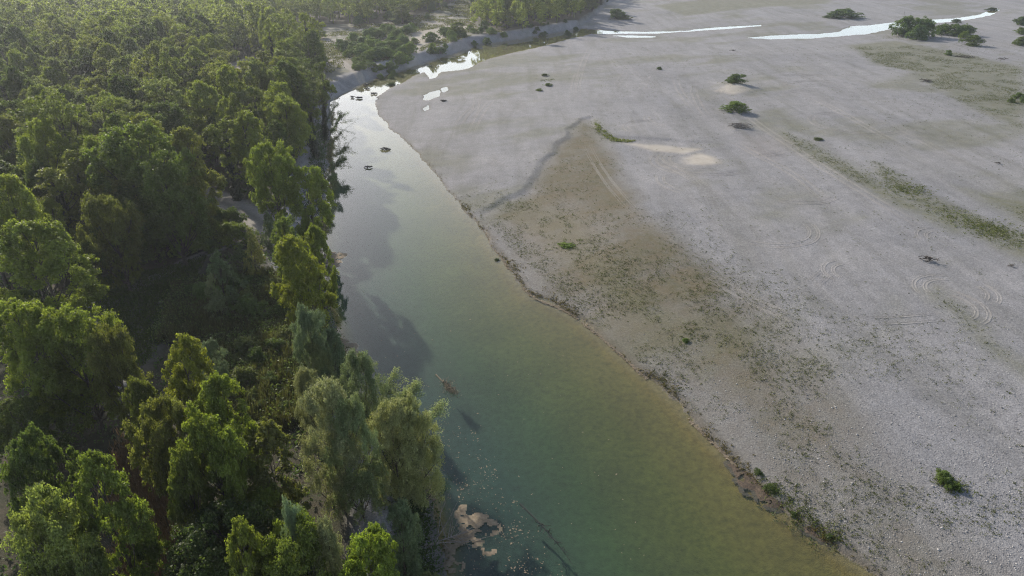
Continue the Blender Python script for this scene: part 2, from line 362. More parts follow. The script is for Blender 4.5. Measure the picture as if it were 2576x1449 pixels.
# ------------------------------------------------------------------ ground sheet
def build_ground():
    ny, nx = 940, 980
    t = np.linspace(0, 1, ny); ys = 22 * (1500 / 22.) ** t
    u = np.linspace(-1, 1, nx); us = np.sign(u) * (0.72 * np.abs(u) + .28 * np.abs(u) ** 4)
    Y = np.repeat(ys[:, None], nx, 1); X = us[None, :] * (35 + 1.12 * ys[:, None])
    x = X.ravel(); y = Y.ravel()
    z, m1, m2, m3 = masks(x, y)
    F = (np.arange(ny - 1)[:, None] * nx + np.arange(nx - 1)[None, :]).ravel()
    F = np.stack([F, F + 1, F + nx + 1, F + nx], 1)
    me = mesh_np('ground', np.stack([x, y, z], 1), F, M['ground'], {'m1': m1, 'm2': m2, 'm3': m3}, True)
    o = link('ground', me); tag(o, kind='structure')
    return x, y, z
def masks(x, y):
    h, dr, dw, ds, low, wl = height(x, y)
    z = h
    wv = 1.6 * fbm(x, y, 7, 4, 51); wq = 1.6 * fbm(x, y, 7, 4, 52); X1 = x + wv; Y1 = y + wq
    def zone(p, fe): return sstep(-fe, fe, sdf(X1, Y1, p))
    on_bar = (1 - sstep(-2, 1, dw)) * (dr < 0)
    m1 = np.zeros((len(x), 3)); m2 = np.zeros_like(m1); m3 = np.zeros_like(m1)
    veg = np.zeros(len(x))
    for g in greens: veg = np.maximum(veg, zone(g, 3.5))
    noise_big = fbm(x, y, 26, 4, 61); streak = fbm(x * .25 + y * .17, (y * .8 - x * .55), 6, 4, 62)
    veg = np.maximum(veg * .8, .6 * sstep(-.02, .6, noise_big + .5 * streak))
    bz = np.maximum(zone(brown, 4), .8 * zone(brown2, 8))
    m1[:, 1] = np.clip(bz * (.95 + .6 * streak), 0, 1) * on_bar
    veg = np.where(on_bar > 0, veg * (1 - .45 * bz), veg)
    # near shore belt of sparse brown weeds on the right bank
    m1[:, 1] = np.maximum(m1[:, 1], on_bar * .45 * sstep(16, 3, -dr) * sstep(130, 70, y))
    m1[:, 0] = veg * on_bar
    for s in sands: m1[:, 2] = np.maximum(m1[:, 2], zone(s, 1.5))
    for s in tans: m2[:, 0] = np.maximum(m2[:, 0], zone(s, 4) * .22)
    wood = sstep(-1, 1.5, dw) * (dr < 0)
    bank = sstep(9, 6.0, -dr) * wood                               # bare grey bank under the wood edge
    cl = zone(clearing, 3); gc = zone(grassclear, 2)
    forest = wood * (1 - bank) * (1 - cl)
    m2[:, 1] = forest * (1 - .55 * gc)
    m1[:, 0] = np.maximum(m1[:, 0], wood * (1 - bank) * cl * (.8 + .3 * noise_big)); m1[:, 0] = np.maximum(m1[:, 0], gc * .9)
    m1[:, 2] = np.maximum(m1[:, 2], zone(sandy, 2) * .75)
    m2[:, 0] = np.maximum(m2[:, 0], wood * cl * .45 * sstep(0, .4, fbm(x, y, 15, 3, 77)))
    pw = np.zeros(len(x))
    for p, hw in paths:
        d = pl_dist(x + .5 * wv, y + .5 * wq, smooth_poly(p)); pw = np.maximum(pw, sstep(hw * 1.35, hw * .8, d) * (1 - .45 * np.exp(-(d / (hw * .3)) ** 2)))
    m2[:, 2] = pw * wood
    m1[:, 0] *= (1 - pw); m1[:, 2] *= (1 - .5 * pw)
    near = sstep(170, 80, y)
    m3[:, 0] = sstep(.7 + 1.0 * near, .1, -dr + .9 * streak) * (dr < 0) * (.25 + .45 * near)
    m3[:, 0] = np.maximum(m3[:, 0], sstep(-1.2, 0, ds) * .5)
    m3[:, 0] *= (1 - wood * .6)
    dd = np.clip(-h / 2.3, 0, 1); m3[:, 1] = dd
    m3[:, 2] = ((dr > 0) | (ds > 0)).astype(float)
    return z, m1, m2, m3
gx_, gy_, gh_ = build_ground()

class HF:     # height lookup for single points
    def __call__(s, x, y): return float(height(np.array([x]), np.array([y]))[0][0])
hz = HF()

# water sheet, below the gravel except where it is cut
wv_ = np.array([[-140, 20, 0], [190, 20, 0], [900, 900, 0], [-300, 900, 0]], float)
n = 60
U, V_ = np.meshgrid(np.linspace(0, 1, n), np.linspace(0, 1, n)); U = U.ravel()[:, None]; V_ = V_.ravel()[:, None]
WP = (wv_[0] * (1 - U) + wv_[1] * U) * (1 - V_) + (wv_[3] * (1 - U) + wv_[2] * U) * V_
F = (np.arange(n - 1)[:, None] * n + np.arange(n - 1)[None, :]).ravel(); F = np.stack([F, F + 1, F + n + 1, F + n], 1)
tag(link('river_water', mesh_np('river_water', WP, F, M['water'], None, True)), kind='structure')

# ------------------------------------------------------------------ foliage builders
def quads(cen, nrm, size, asp, rs, rnd):
    n = len(cen); r = rs.normal(size=(n, 3)); nrm = nrm / (np.linalg.norm(nrm, axis=1, keepdims=True) + 1e-9)
    a = np.cross(nrm, r); a /= np.linalg.norm(a, axis=1, keepdims=True) + 1e-9; b = np.cross(nrm, a)
    s = (size * .5)[:, None]; q = asp[:, None] if isinstance(asp, np.ndarray) else asp
    V = np.stack([cen - a * s, cen - b * s * q * .8 + nrm * s * .15, cen + a * s, cen + b * s * q], 1).reshape(-1, 3)
    F = np.arange(4 * n).reshape(n, 4)
    return V, F, np.repeat(rnd, 4)
def tube(path, rad, seg=6):
    path = np.asarray(path, float); rad = np.asarray(rad, float); n = len(path)
    T = np.gradient(path, axis=0); T /= np.linalg.norm(T, axis=1, keepdims=True) + 1e-9
    ref = np.array([1., .13, .07]) if abs(T[0][2]) > .7 else np.array([0., 0, 1.])
    A = np.cross(T, ref); A /= np.linalg.norm(A, axis=1, keepdims=True) + 1e-9; B = np.cross(T, A)
    th = np.linspace(0, 2 * np.pi, seg, endpoint=False)
    V = path[:, None] + rad[:, None, None] * (np.cos(th)[None, :, None] * A[:, None] + np.sin(th)[None, :, None] * B[:, None])
    F = []
    for i in range(n - 1):
        for j in range(seg):
            k = (j + 1) % seg; F.append((i * seg + j, i * seg + k, (i + 1) * seg + k, (i + 1) * seg + j))
    return V.reshape(-1, 3), np.array(F)
def join(parts):
    Vs, Fs, Rs, off = [], [], [], 0
    for p in parts:
        Vs.append(p[0]); Fs.append(p[1] + off); off += len(p[0])
        if len(p) > 2: Rs.append(p[2])
    return np.concatenate(Vs), np.concatenate(Fs), (np.concatenate(Rs) if Rs else None)

PROF = {'poplar': lambda t: np.interp(t, [0, .12, .3, .55, .8, .93, 1], [.25, .62, .95, 1, .72, .42, .12]),
        'broad': lambda t: np.interp(t, [0, .1, .3, .55, .8, .93, 1], [.3, .7, 1, 1, .82, .55, .2]),
        'willow': lambda t: np.interp(t, [0, .1, .3, .6, .85, 1], [.5, .85, 1, .97, .72, .28]),
        'cone': lambda t: np.interp(t, [0, .1, .3, .6, .85, 1], [.6, .95, 1, .62, .3, .06]),
        'column': lambda t: np.interp(t, [0, .15, .5, .85, 1], [.5, .9, 1, .7, .15]),
        'shrub': lambda t: np.interp(t, [0, .25, .6, .85, 1], [1, 1, .85, .5, .15])}
def crown_geo(rs, prof, H, Rr, base, nclump, nleaf, crad, lsize, up=.5, fill=.25, asp=.75, droop=0., stretch=1., asym=.28, openn=0.):
    """returns quads and clump centres"""
    t = rs.uniform(0, 1, nclump) ** .85; pr = PROF[prof](t)
    th = rs.uniform(0, 2 * np.pi, nclump)
    ph = rs.uniform(0, 6.28, 3)
    ang = 1 + asym * (np.sin(th * 2 + ph[0] + t * 4) * .6 + np.sin(th * 3 + ph[1] - t * 5) * .5)
    rr = Rr * pr * ang * np.where(rs.uniform(size=nclump) < fill, rs.uniform(.1, .6, nclump), rs.uniform(.62, 1.0, nclump))
    z = base + (H - base) * t
    cr = crad * rs.uniform(.6, 1.35, nclump) * (.65 + .45 * pr)
    cen = np.stack([np.cos(th) * rr, np.sin(th) * rr, z - cr * .4], 1)
    # each lobe carries a dozen small tufts on its upper and outer side; leaves sit round the tufts
    ms = 12; li = np.repeat(np.arange(nclump), ms); q = len(li)
    e = rs.normal(size=(q, 3)); e /= np.linalg.norm(e, axis=1, keepdims=True)
    ho = cen[li].copy(); ho[:, 2] = 0; ho /= (np.linalg.norm(ho, axis=1, keepdims=True) + .8)
    e[:, 2] = np.where(e[:, 2] < -.35, -e[:, 2], e[:, 2]); fl = (e * ho).sum(1) < -.3
    e[fl] -= 1.5 * (e[fl] * ho[fl]).sum(1, keepdims=True) * ho[fl]
    tc = cen[li] + e * (cr[li] * rs.uniform(.55, 1.12, q))[:, None] * np.array([1, 1, .95 * stretch]); tr_ = cr[li] * rs.uniform(.22, .48, q)
    tone = rs.uniform(-.16, .16, nclump)[li] + rs.uniform(-.14, .14, q)
    wts = tr_ ** 2; cnt = np.maximum((nleaf * wts / wts.sum()).astype(int), 3)
    ci = np.repeat(np.arange(q), cnt); n = len(ci)
    d = rs.normal(size=(n, 3)); d /= np.linalg.norm(d, axis=1, keepdims=True); d[:, 2] = np.where(d[:, 2] < -.3, np.abs(d[:, 2]) * .7, d[:, 2])
    rad = tr_[ci] * (1 - (1 - rs.uniform(size=n) ** .5) * (.75 + openn)) * (1 + .25 * np.abs(rs.normal(size=n)) * (rs.uniform(size=n) < .2))
    p = tc[ci] + d * rad[:, None] * np.array([1, 1, 1.15 * stretch])
    p[:, 2] -= droop * np.abs(rs.normal(size=n)) * tr_[ci] * 2
    p[:, 2] = np.maximum(p[:, 2], .1)
    nm = d * .8 + rs.normal(size=(n, 3)) * .75 + np.array([0, 0, up])
    sz = lsize * rs.uniform(.55, 1.35, n)
    rnd = np.clip(.5 + .2 * rs.normal(size=n) + tone[ci], 0, 1)
    return quads(p, nm, sz, asp, rs, rnd), cen, cr
def trunk_geo(rs, H, rad, cen, base, nl=22, lean=.25, twist=.5):
    hh = np.linspace(0, 1, 10); off = np.cumsum(rs.normal(size=(10, 2)) * lean * .35, axis=0) * (hh[:, None] ** .7)
    path = np.stack([off[:, 0], off[:, 1], hh * H * .9 - .3], 1)
    R0 = rad * (1 - hh * .82); R0[0] *= 1.35
    parts = [tube(path, R0, 8)]
    ids = rs.permutation(len(cen))[:nl]
    for i in ids:
        c = cen[i]; zt = max(base * .55, c[2] - np.hypot(c[0], c[1]) * rs.uniform(.8, 1.5) - .5); zt = min(zt, H * .8)
        k = np.clip((zt + .3) / (H * .9), 0, 1); s = np.array([np.interp(k, hh, path[:, 0]), np.interp(k, hh, path[:, 1]), zt])
        mid = (s + c) / 2 + rs.normal(size=3) * twist * .4; mid[2] -= .1 * np.linalg.norm(c - s)
        r0 = rad * (1 - k * .8) * .45
        bez = [(1 - u) ** 2 * s + 2 * u * (1 - u) * mid + u * u * c for u in np.linspace(0, 1, 6)]
        parts.append(tube(bez, np.linspace(r0, .03, 6), 5))
        for _ in range(2):
            a = bez[3 + _ % 2]; e = a + (c - s) * .35 + rs.normal(size=3) * .7
            parts.append(tube([a, (a + e) / 2 + rs.normal(size=3) * .15, e], [r0 * .35, r0 * .22, .015], 4))
    return join(parts)
# kind: crown profile, height, radius, crown base, clumps, leaves, clump radius, leaf size, options, leaf material
KINDS = {
    'poplar_tree': dict(prof='poplar', H=16, R=4.6, base=2.5, nc=62, nl=46000, cr=1.35, ls=.27, mat='poplar', tr=.28, o=dict(up=.5), n=4),
    'broadleaf_tree': dict(prof='broad', H=15, R=5.2, base=2.2, nc=62, nl=46000, cr=1.55, ls=.28, mat='poplar', tr=.32, o=dict(up=.5), n=3),
    'willow_tree': dict(prof='willow', H=12, R=3.6, base=.9, nc=80, nl=50000, cr=.95, ls=.22, mat='willow', tr=.2, o=dict(up=.35, asp=.42, stretch=1.5, droop=.18), n=3),
    'conical_tree': dict(prof='cone', H=7, R=2.1, base=.3, nc=42, nl=16000, cr=.62, ls=.19, mat='willow', tr=.09, o=dict(up=.4, asp=.5, stretch=1.2), n=2),
    'ivied_tree': dict(prof='poplar', H=17, R=3.2, base=8.0, nc=30, nl=15000, cr=1.05, ls=.26, mat='poplar', tr=.26, o=dict(up=.5, openn=.2), n=3),
    'open_tree': dict(prof='broad', H=18, R=5.5, base=6.5, nc=44, nl=15000, cr=1.1, ls=.26, mat='poplar', tr=.32, o=dict(up=.4, openn=.25), n=2),
    'column_tree': dict(prof='column', H=14, R=2.3, base=1.5, nc=44, nl=15000, cr=.85, ls=.30, mat='poplar', tr=.18, o=dict(up=.4), n=2),
    'shrub': dict(prof='shrub', H=2.6, R=1.9, base=.0, nc=46, nl=13000, cr=.5, ls=.17, mat='shrub', tr=.04, o=dict(up=.4, asp=.55, stretch=1.2, fill=.5), n=4),
}
PROTO = {}
for kn, d in KINDS.items():
    PROTO[kn] = []
    for i in range(d['n']):
        rs = np.random.RandomState(hash_seed := (sum(map(ord, kn)) * 31 + i * 101) % 99991)
        (V, F, rn), cen, cr = crown_geo(rs, d['prof'], d['H'], d['R'], d['base'], d['nc'], d['nl'], d['cr'], d['ls'], **d['o'])
        cm = mesh_np('crown', V, F, M[d['mat']], {'rnd': rn})
        V, F, _ = trunk_geo(rs, d['H'], d['tr'], cen, d['base'], 12 if kn == 'shrub' else 26, lean=.35 if kn != 'shrub' else .1, twist=.6 if kn != 'shrub' else .1)
        tm = mesh_np('trunk', V, F, M['bark'], None, True)
        iv = None
        if kn == 'ivied_tree':
            n = 9000; zz = rs.uniform(0, 1, n) ** .9 * d['H'] * .78; a = rs.uniform(0, 6.28, n)
            k = zz / (d['H'] * .9); tp = V[:80].reshape(10, 8, 3).mean(1); ax = np.interp(k, np.linspace(0, 1, 10), tp[:, 0]); ay = np.interp(k, np.linspace(0, 1, 10), tp[:, 1])
            rr = (1.0 - .65 * zz / (d['H'] * .8)) * rs.uniform(.5, 1.1, n) * (1 + .25 * np.sin(zz * 2.2 + a))
            p = np.stack([ax + np.cos(a) * rr, ay + np.sin(a) * rr, zz], 1); nm = np.stack([np.cos(a), np.sin(a), np.full(n, .4)], 1) + rs.normal(size=(n, 3)) * .5
            V, F, rn = quads(p, nm, .24 * rs.uniform(.6, 1.3, n), .8, rs, rs.uniform(0, 1, n)); iv = mesh_np('ivy', V, F, M['ivy'], {'rnd': rn})
        PROTO[kn].append((cm, tm, iv))
TRUNKNAME = {'shrub': 'stem'}
def plant(kind, x, y, h, r, label, cat='tree', group=None, tint=(1, 1, 1), var=0, rot=0, lean=(0, 0), name=None, z=None):
    d = KINDS[kind]; cm, tm, iv = PROTO[kind][var % d['n']]
    e = link(name or kind, None, loc=(x, y, (hz(x, y) if z is None else z) - .05))
    e.empty_display_size = .5
    e.rotation_euler = (lean[0], lean[1], rot); e.scale = (r / d['R'], r / d['R'], h / d['H'])
    tag(e, label, cat, group)
    c = link('crown', cm, e); c.color = (*tint, 1)
    t = link(TRUNKNAME.get(kind, 'trunk'), tm, e)
    if iv: v = link('ivy', iv, e); v.color = (1, 1, 1, 1)
    return e
def top_at(kind, px, py, h, wpx, label, gz=3.0, **kw):
    """a tree of height h whose top stands at px,py of the photograph, crown wpx wide there"""
    p = at(px, py, gz + h); dist = math.sqrt(p[0] ** 2 + p[1] ** 2 + (CAMH - gz - h * .6) ** 2)
    r = wpx * .5 * dist / math.hypot(FPX, px - 1287.5) * .9
    return plant(kind, float(p[0]), float(p[1]), h, r, label, **kw), p, r

BR = (1.45, 1.45, 1.0); MID = (1, 1, 1); DK = (.62, .72, .8); YL = (1.6, 1.4, .9); SV = (1.35, 1.28, 1.15); OL = (1.2, 1.05, 1.1)
occupied = []
def T(*a, **k):
    e, p, r = top_at(*a, **k); occupied.append((p[0], p[1], r)); return e

# near and prominent trees of the left bank
T('poplar_tree', 65, 566, 17, 235, 'large bright green poplar at the left frame edge above the round leafy grove', tint=BR, var=0, rot=.3)
T('broadleaf_tree', 35, 765, 15, 210, 'round bright leafy tree cut by the left frame edge below the large poplar', tint=BR, var=0, rot=1.3)
T('broadleaf_tree', 150, 760, 15, 200, 'round yellow green tree with dense leafy top beside the dark clearing', tint=(1.35, 1.35, .95), var=1, rot=.9)
T('broadleaf_tree', 262, 828, 13, 125, 'smaller olive tree at the lower left corner of the shaded clearing', tint=OL, var=2, rot=2.2)
T('poplar_tree', 455, 862, 15, 150, 'brightest yellow green poplar standing below the clearing, left of the reed thicket', tint=YL, var=1, rot=.5)
T('poplar_tree', 550, 958, 14.5, 165, 'bright green poplar just right of and below the brightest poplar', tint=BR, var=2, rot=1.9)
T('poplar_tree', 500, 1035, 15, 170, 'full bright poplar in the middle of the lower left grove', tint=(1.4, 1.4, .95), var=3, rot=3.1)
T('broadleaf_tree', 390, 1010, 14, 150, 'olive leafy tree left of the bright poplars, beside the dry grass strip', tint=OL, var=1, rot=4.0)
T('poplar_tree', 340, 955, 12, 110, 'dull olive poplar between the clearing corner and the bright poplars', tint=(1.05, 1, .9), var=2, rot=4.4)
T('poplar_tree', 565, 1088, 14, 145, 'green poplar with ragged top in front of the reed thicket', tint=(1.25, 1.3, .9), var=0, rot=2.5)
T('poplar_tree', 445, 1125, 13.5, 100, 'shaded poplar right above the strip of dry grass', tint=(1.15, 1.15, .95), var=3, rot=5.0)
T('column_tree', 668, 1080, 13.5, 120, 'slender olive tree standing alone left of the silvery willows', gz=2.5, tint=OL, var=0, rot=.2)
T('willow_tree', 820, 998, 13.5, 150, 'tallest slender silver willow with pointed top', gz=2.0, cat='tree', tint=SV, var=0, rot=.6)
T('willow_tree', 880, 1045, 12.5, 135, 'silver willow squeezed between the pointed willow and the big riverside willow', gz=1.8, tint=(1.0, 1.1, .9), var=1, rot=2.0)
T('willow_tree', 985, 1030, 12, 135, 'big rounded silver willow leaning over the river, left half of the pair', gz=1.0, tint=(1.4, 1.32, 1.05), var=2, rot=1.0)
T('willow_tree', 1035, 1012, 12, 135, 'big rounded silver willow leaning over the river, right half of the pair', gz=.8, tint=(1.45, 1.38, 1.05), var=0, rot=3.0)
T('willow_tree', 905, 922, 11, 120, 'grey green willow upstream of the big riverside willow with long bare boughs beside it', gz=1.5, tint=(.95, 1.05, .95), var=1, rot=5.1)
T('willow_tree', 766, 942, 8, 80, 'small pale willow rising out of the reed thicket', gz=2.5, tint=SV, var=2, rot=.4)
T('willow_tree', 775, 797, 11, 100, 'grey willow at the water edge above the pale algae shelf', gz=2.2, tint=(.8, .95, .95), var=0, rot=4.2)
T('willow_tree', 828, 825, 9, 75, 'dark willow overhanging the pale algae shelf', gz=1.8, tint=(.65, .8, .85), var=1, rot=1.2)
T('willow_tree', 800, 870, 8, 70, 'low pale willow below the grey willow on the bank', gz=1.8, tint=(1.0, 1.05, .9), var=2, rot=2.9)
T('poplar_tree', 738, 590, 15, 145, 'tall yellow green poplar on the bank, right of the shaded clearing', gz=2.6, tint=(1.65, 1.5, .9), var=1, rot=2.7)
T('poplar_tree', 712, 548, 14, 90, 'silvery poplar top peeping out behind the tall yellow green bank poplar', gz=2.8, tint=(1.15, 1.2, 1.3), var=3, rot=.7)
T('poplar_tree', 782, 533, 14, 80, 'bright narrow poplar at the water edge where the bank turns', gz=2.4, tint=BR, var=0, rot=5.7)
T('conical_tree', 545, 632, 8.5, 95, 'blue green cone shaped young tree beside the forest track', tint=(.8, .95, .8), var=0, rot=.1)
T('conical_tree', 527, 692, 7, 65, 'small silvery cone shaped tree at the edge of the reeds', tint=(1.05, 1.1, 1.0), var=1, rot=1.1)
T('conical_tree', 625, 575, 8, 60, 'yellowish young tree at the bend of the track', tint=(1.4, 1.25, .7), var=1, rot=3.1)
T('conical_tree', 668, 530, 7, 45, 'thin grey green young tree beside the gravel track', tint=(.8, .9, .8), var=0, rot=3.9)
T('conical_tree', 600, 612, 5.5, 65, 'dark bushy young tree between track and reeds', tint=(.6, .7, .5), var=1, rot=2.0)
T('willow_tree', 525, 862, 6, 65, 'small grey willow right behind the brightest poplar', tint=(.85, 1, 1), var=1, rot=2.8)
T('poplar_tree', 232, 1162, 15, 175, 'mid green poplar near the bottom left corner with ragged crown', tint=(1.25, 1.3, .95), var=1, rot=1.4)
T('broadleaf_tree', 95, 1258, 14, 195, 'pale windblown tree in the bottom left corner', tint=(1.6, 1.55, 1.7), var=2, rot=.2)
T('broadleaf_tree', 60, 1100, 14, 150, 'dark sparse tree at the left frame edge above the pale corner tree', tint=(.75, .85, .9), var=0, rot=3.3)
T('poplar_tree', 600, 1325, 13, 115, 'thin bright poplar at the bottom edge, right of the dry grass strip', tint=(1.4, 1.35, .9), var=2, rot=.9)
T('broadleaf_tree', 722, 1305, 12.5, 175, 'broad green tree at the bottom edge with a silver tree behind its top', tint=(1.15, 1.2, .9), var=1, rot=2.3)
T('willow_tree', 735, 1290, 12.5, 70, 'silver topped willow peeping out behind the broad bottom edge tree', tint=(.9, 1.1, 1.2), var=0, rot=4.5, gz=2.6)
T('willow_tree', 815, 1340, 11, 95, 'pale grey willow at the bottom edge between two green trees', tint=SV, var=2, rot=3.5, gz=2.4)
T('poplar_tree', 925, 1352, 12.5, 160, 'vivid green poplar at the bottom edge nearest the river', tint=(1.4, 1.5, .9), var=3, rot=4.7, gz=2.4)
T('willow_tree', 1003, 1272, 8.5, 100, 'dark grey willow in the shade below the big riverside willow', tint=(.7, .85, .8), var=1, rot=.1, gz=1.5)
T('willow_tree', 1075, 1425, 6, 85, 'low bushy willow at the bottom edge by the dark water', tint=(.75, .8, .6), var=2, rot=.1, gz=1.2)
T('broadleaf_tree', 322, 318, 20, 215, 'very large round tree standing above the shaded clearing', tint=(1.05, 1.15, .95), var=0, rot=2.6)
T('broadleaf_tree', 400, 395, 17, 180, 'dark green tree merged into the right flank of the very large round tree', tint=(.9, 1.0, .8), var=2, rot=5.6)
T('broadleaf_tree', 255, 480, 15, 130, 'olive tree under the left flank of the very large round tree', tint=(1.1, 1.0, .9), var=1, rot=.6)
T('poplar_tree', 462, 330, 18, 125, 'yellowish tree right of the very large round tree, above the track', tint=(1.35, 1.2, 1.1), var=2, rot=1.6)
T('broadleaf_tree', 480, 405, 12, 75, 'low yellow green tree overhanging the upper end of the gravel track', tint=(1.4, 1.25, 1.0), var=2, rot=3.6)
T('ivied_tree', 558, 305, 15, 95, 'bright crowned poplar with dark ivied trunk above the track', tint=(1.45, 1.45, 1), var=0, rot=.6)
T('broadleaf_tree', 672, 362, 16, 125, 'dense bright poplar left half of the pair on the bank above the track', tint=(1.3, 1.35, .95), var=1, rot=4.6, gz=2.8)
T('broadleaf_tree', 765, 388, 15, 105, 'dense bright poplar right half of the pair at the water edge', tint=(1.4, 1.45, .95), var=0, rot=5.2, gz=2.2)
T('open_tree', 120, 235, 22, 190, 'tall open tree with forked bare boughs showing at the left', tint=(1.1, 1.1, 1.1), var=0, rot=.8)
T('poplar_tree', 122, 505, 12, 80, 'small bright tree between the large left poplar and the big round tree', tint=(1.5, 1.5, 1), var=2, rot=1.8)
T('poplar_tree', 10, 465, 15, 110, 'olive tree at the left frame edge above the large bright poplar', tint=(1.15, 1.15, .9), var=3, rot=2.8)
T('broadleaf_tree', 205, 610, 9, 70, 'low shaded tree at the upper left corner of the clearing', tint=(.8, .85, .7), var=0, rot=2.8)
for (px, py, hh, wp, tn, lab) in (
    (790, 128, 19, 60, (.95, 1., .9), 'dark ivied tree nearest the river bend, bare twigs at its top'),
    (752, 165, 18, 60, (1.05, 1.1, .95), 'ivied tree second from the river bend'),
    (706, 175, 18, 55, (1.1, 1.15, .95), 'ivied tree in the middle of the riverside row'),
    (640, 215, 17, 60, (1.15, 1.15, 1.0), 'ivied tree left of the riverside row'),
    (585, 235, 18, 60, (1.2, 1.15, 1.), 'ivied tree with leaning dark trunk in the middle of the wood'),
    (545, 150, 17, 60, (1.2, 1.2, 1.1), 'ivied tree whose dark trunk leans below the small sandy gap'),
    (650, 130, 18, 80, (1.2, 1.1, 1.2), 'open crowned tree beside the small sandy gap'),
    (770, 215, 15, 70, (.95, 1., .8), 'dark ivied tree at the water edge below the bend')):
    T('ivied_tree', px, py, hh, wp, lab, tint=tn, var=int(px) % 3, rot=px * .1, lean=(0, R(-4)))

# random wood, nearest individual trees; the rest one far wood
rng = random.Random(5)
def in_poly(x, y, poly): return bool(inside(np.array([x]), np.array([y]), poly)[0])
cand = []
yy = 30.0
while yy < 900:
    step = 7.3 if yy < 330 else 9.5
    xx = -1.05 * yy - 40
    while xx < .25 * yy + 60:
        cand.append((xx + rng.uniform(-2.6, 2.6), yy + rng.uniform(-2.6, 2.6))); xx += step
    yy += step
cx = np.array(cand); dwv = sdf(cx[:, 0], cx[:, 1], woodside); clv = sdf(cx[:, 0], cx[:, 1], clearing); gcv = sdf(cx[:, 0], cx[:, 1], grassclear)
pd = np.full(len(cx), 1e9)
for p, hw in paths[:4] + paths[4:]: pd = np.minimum(pd, pl_dist(cx[:, 0], cx[:, 1], p) - hw)
reedz = WL([(440, 720), (560, 700), (680, 690), (800, 740), (850, 860), (880, 940), (800, 1060), (700, 1080), (610, 1060), (550, 900), (520, 850), (400, 860)])
rz = sdf(cx[:, 0], cx[:, 1], reedz); dp = pl_dist(cx[:, 0], cx[:, 1], dryp)
keep = (dwv > 3.5) & (clv < -1.5) & (gcv < -1) & (pd > 2.2) & (rz < -1.5) & (dp > 2.6)
# lowest corridor towards the camera on the track
cand = [c for c, k in zip(cand, keep) if k]
def proj(x, y, z):
    c, s = math.cos(PITCH), math.sin(PITCH); dy, dz = y, z - CAMH
    dep = dy * c - dz * s; return 1287.5 + FPX * x / dep, 724.5 - FPX * (dy * s + dz * c) / dep, dep
vis = []
for (x, y) in cand:
    px, py, dep = proj(x, y, 16); px2, py2, _ = proj(x, y, 3)
    if dep < 5 or px < -90 or px > 1700 or py > 1500 or py2 < -20: continue
    if any((x - a) ** 2 + (y - b) ** 2 < (max(3.2, r * .8)) ** 2 for a, b, r in occupied): continue
    vis.append((y, x))
GAP = [np.array(g, float) for g in ([(205, 690), (330, 665), (500, 630), (640, 555), (700, 620), (690, 700), (800, 760), (850, 900), (760, 1060), (610, 1070), (560, 950), (530, 850), (430, 850), (330, 980), (215, 790)],
      [(500, 478), (560, 490), (650, 530), (650, 570), (600, 570), (520, 520)], [(322, 1130), (400, 1130), (410, 1470), (330, 1470)], [(600, 140), (660, 140), (660, 185), (590, 185)], [(740, 1040), (840, 1000), (960, 1020), (1110, 1000), (1110, 1270), (900, 1290), (740, 1240)])]
vis = [v for v in vis if not any(in_poly(*proj(v[1] + ox, v[0], zz)[:2], g) for g in GAP[:2] + GAP[3:] for zz in (5, 9, 12.5) for ox in (-2.8, 0, 2.8)) and not any(in_poly(*proj(v[1], v[0], zz)[:2], GAP[2]) for zz in (4, 8, 11))]
vis.sort()
# the far wood spans what is beyond the nearest 215
NEARN = 245
KCH = [('poplar_tree', 3.6, 16), ('broadleaf_tree', 4.2, 14.5), ('ivied_tree', 3.3, 17), ('open_tree', 4.6, 17), ('poplar_tree', 3.0, 15)]
SH = {'poplar_tree': 'poplar', 'broadleaf_tree': 'round leafy tree', 'ivied_tree': 'tree with dark ivied trunk', 'open_tree': 'open crowned tree with bare boughs', 'column_tree': 'narrow tree'}
SHS = {'poplar_tree': 'poplar', 'broadleaf_tree': 'round tree', 'ivied_tree': 'ivied tree', 'open_tree': 'open tree'}
def zone_name(px, py):
    if py > 900: return 'in the shade of the bottom left grove'
    if py > 560: return 'around the shaded clearing at the left'
    if px < 260: return 'in the left part of the dense wood' if py > 200 else 'far back at the left of the wood'
    if px < 560: return 'in the middle of the dense wood' if py > 200 else 'far back in the middle of the wood'
    return 'in the riverside part of the dense wood' if py > 200 else 'far back near the sandy gap'
LM = [(322, 450, 'the very large round tree'), (65, 650, 'the large left edge poplar'), (120, 330, 'the tall forked open tree'), (720, 450, 'the dense bank poplar pair'), (558, 350, 'the bright ivied poplar'), (455, 900, 'the brightest poplar'),
      (770, 180, 'the ivied trees at the river bend'), (625, 160, 'the small sandy gap'), (365, 1280, 'the dry grass strip'), (35, 850, 'the round left edge tree'), (232, 1250, 'the ragged corner poplar'), (330, 760, 'the shaded clearing'),
      (465, 380, 'the yellowish tree above the track'), (5, 150, 'the upper left frame edge'), (10, 1050, 'the lower left frame edge'), (585, 240, 'the leaning ivied trunk'), (780, 720, 'the yellow green bank poplar'), (980, 1150, 'the big riverside willow'), (250, 180, 'the left wood centre'), (425, 200, 'the centre of the wood')]
usedL = {}
def near_label(px, py, colour, shape, size):
    for k_ in range(5):
        t_ = near_label_(px, py, colour, shape, size, k_)
        if t_ not in usedL: break
    usedL[t_] = 1; return t_
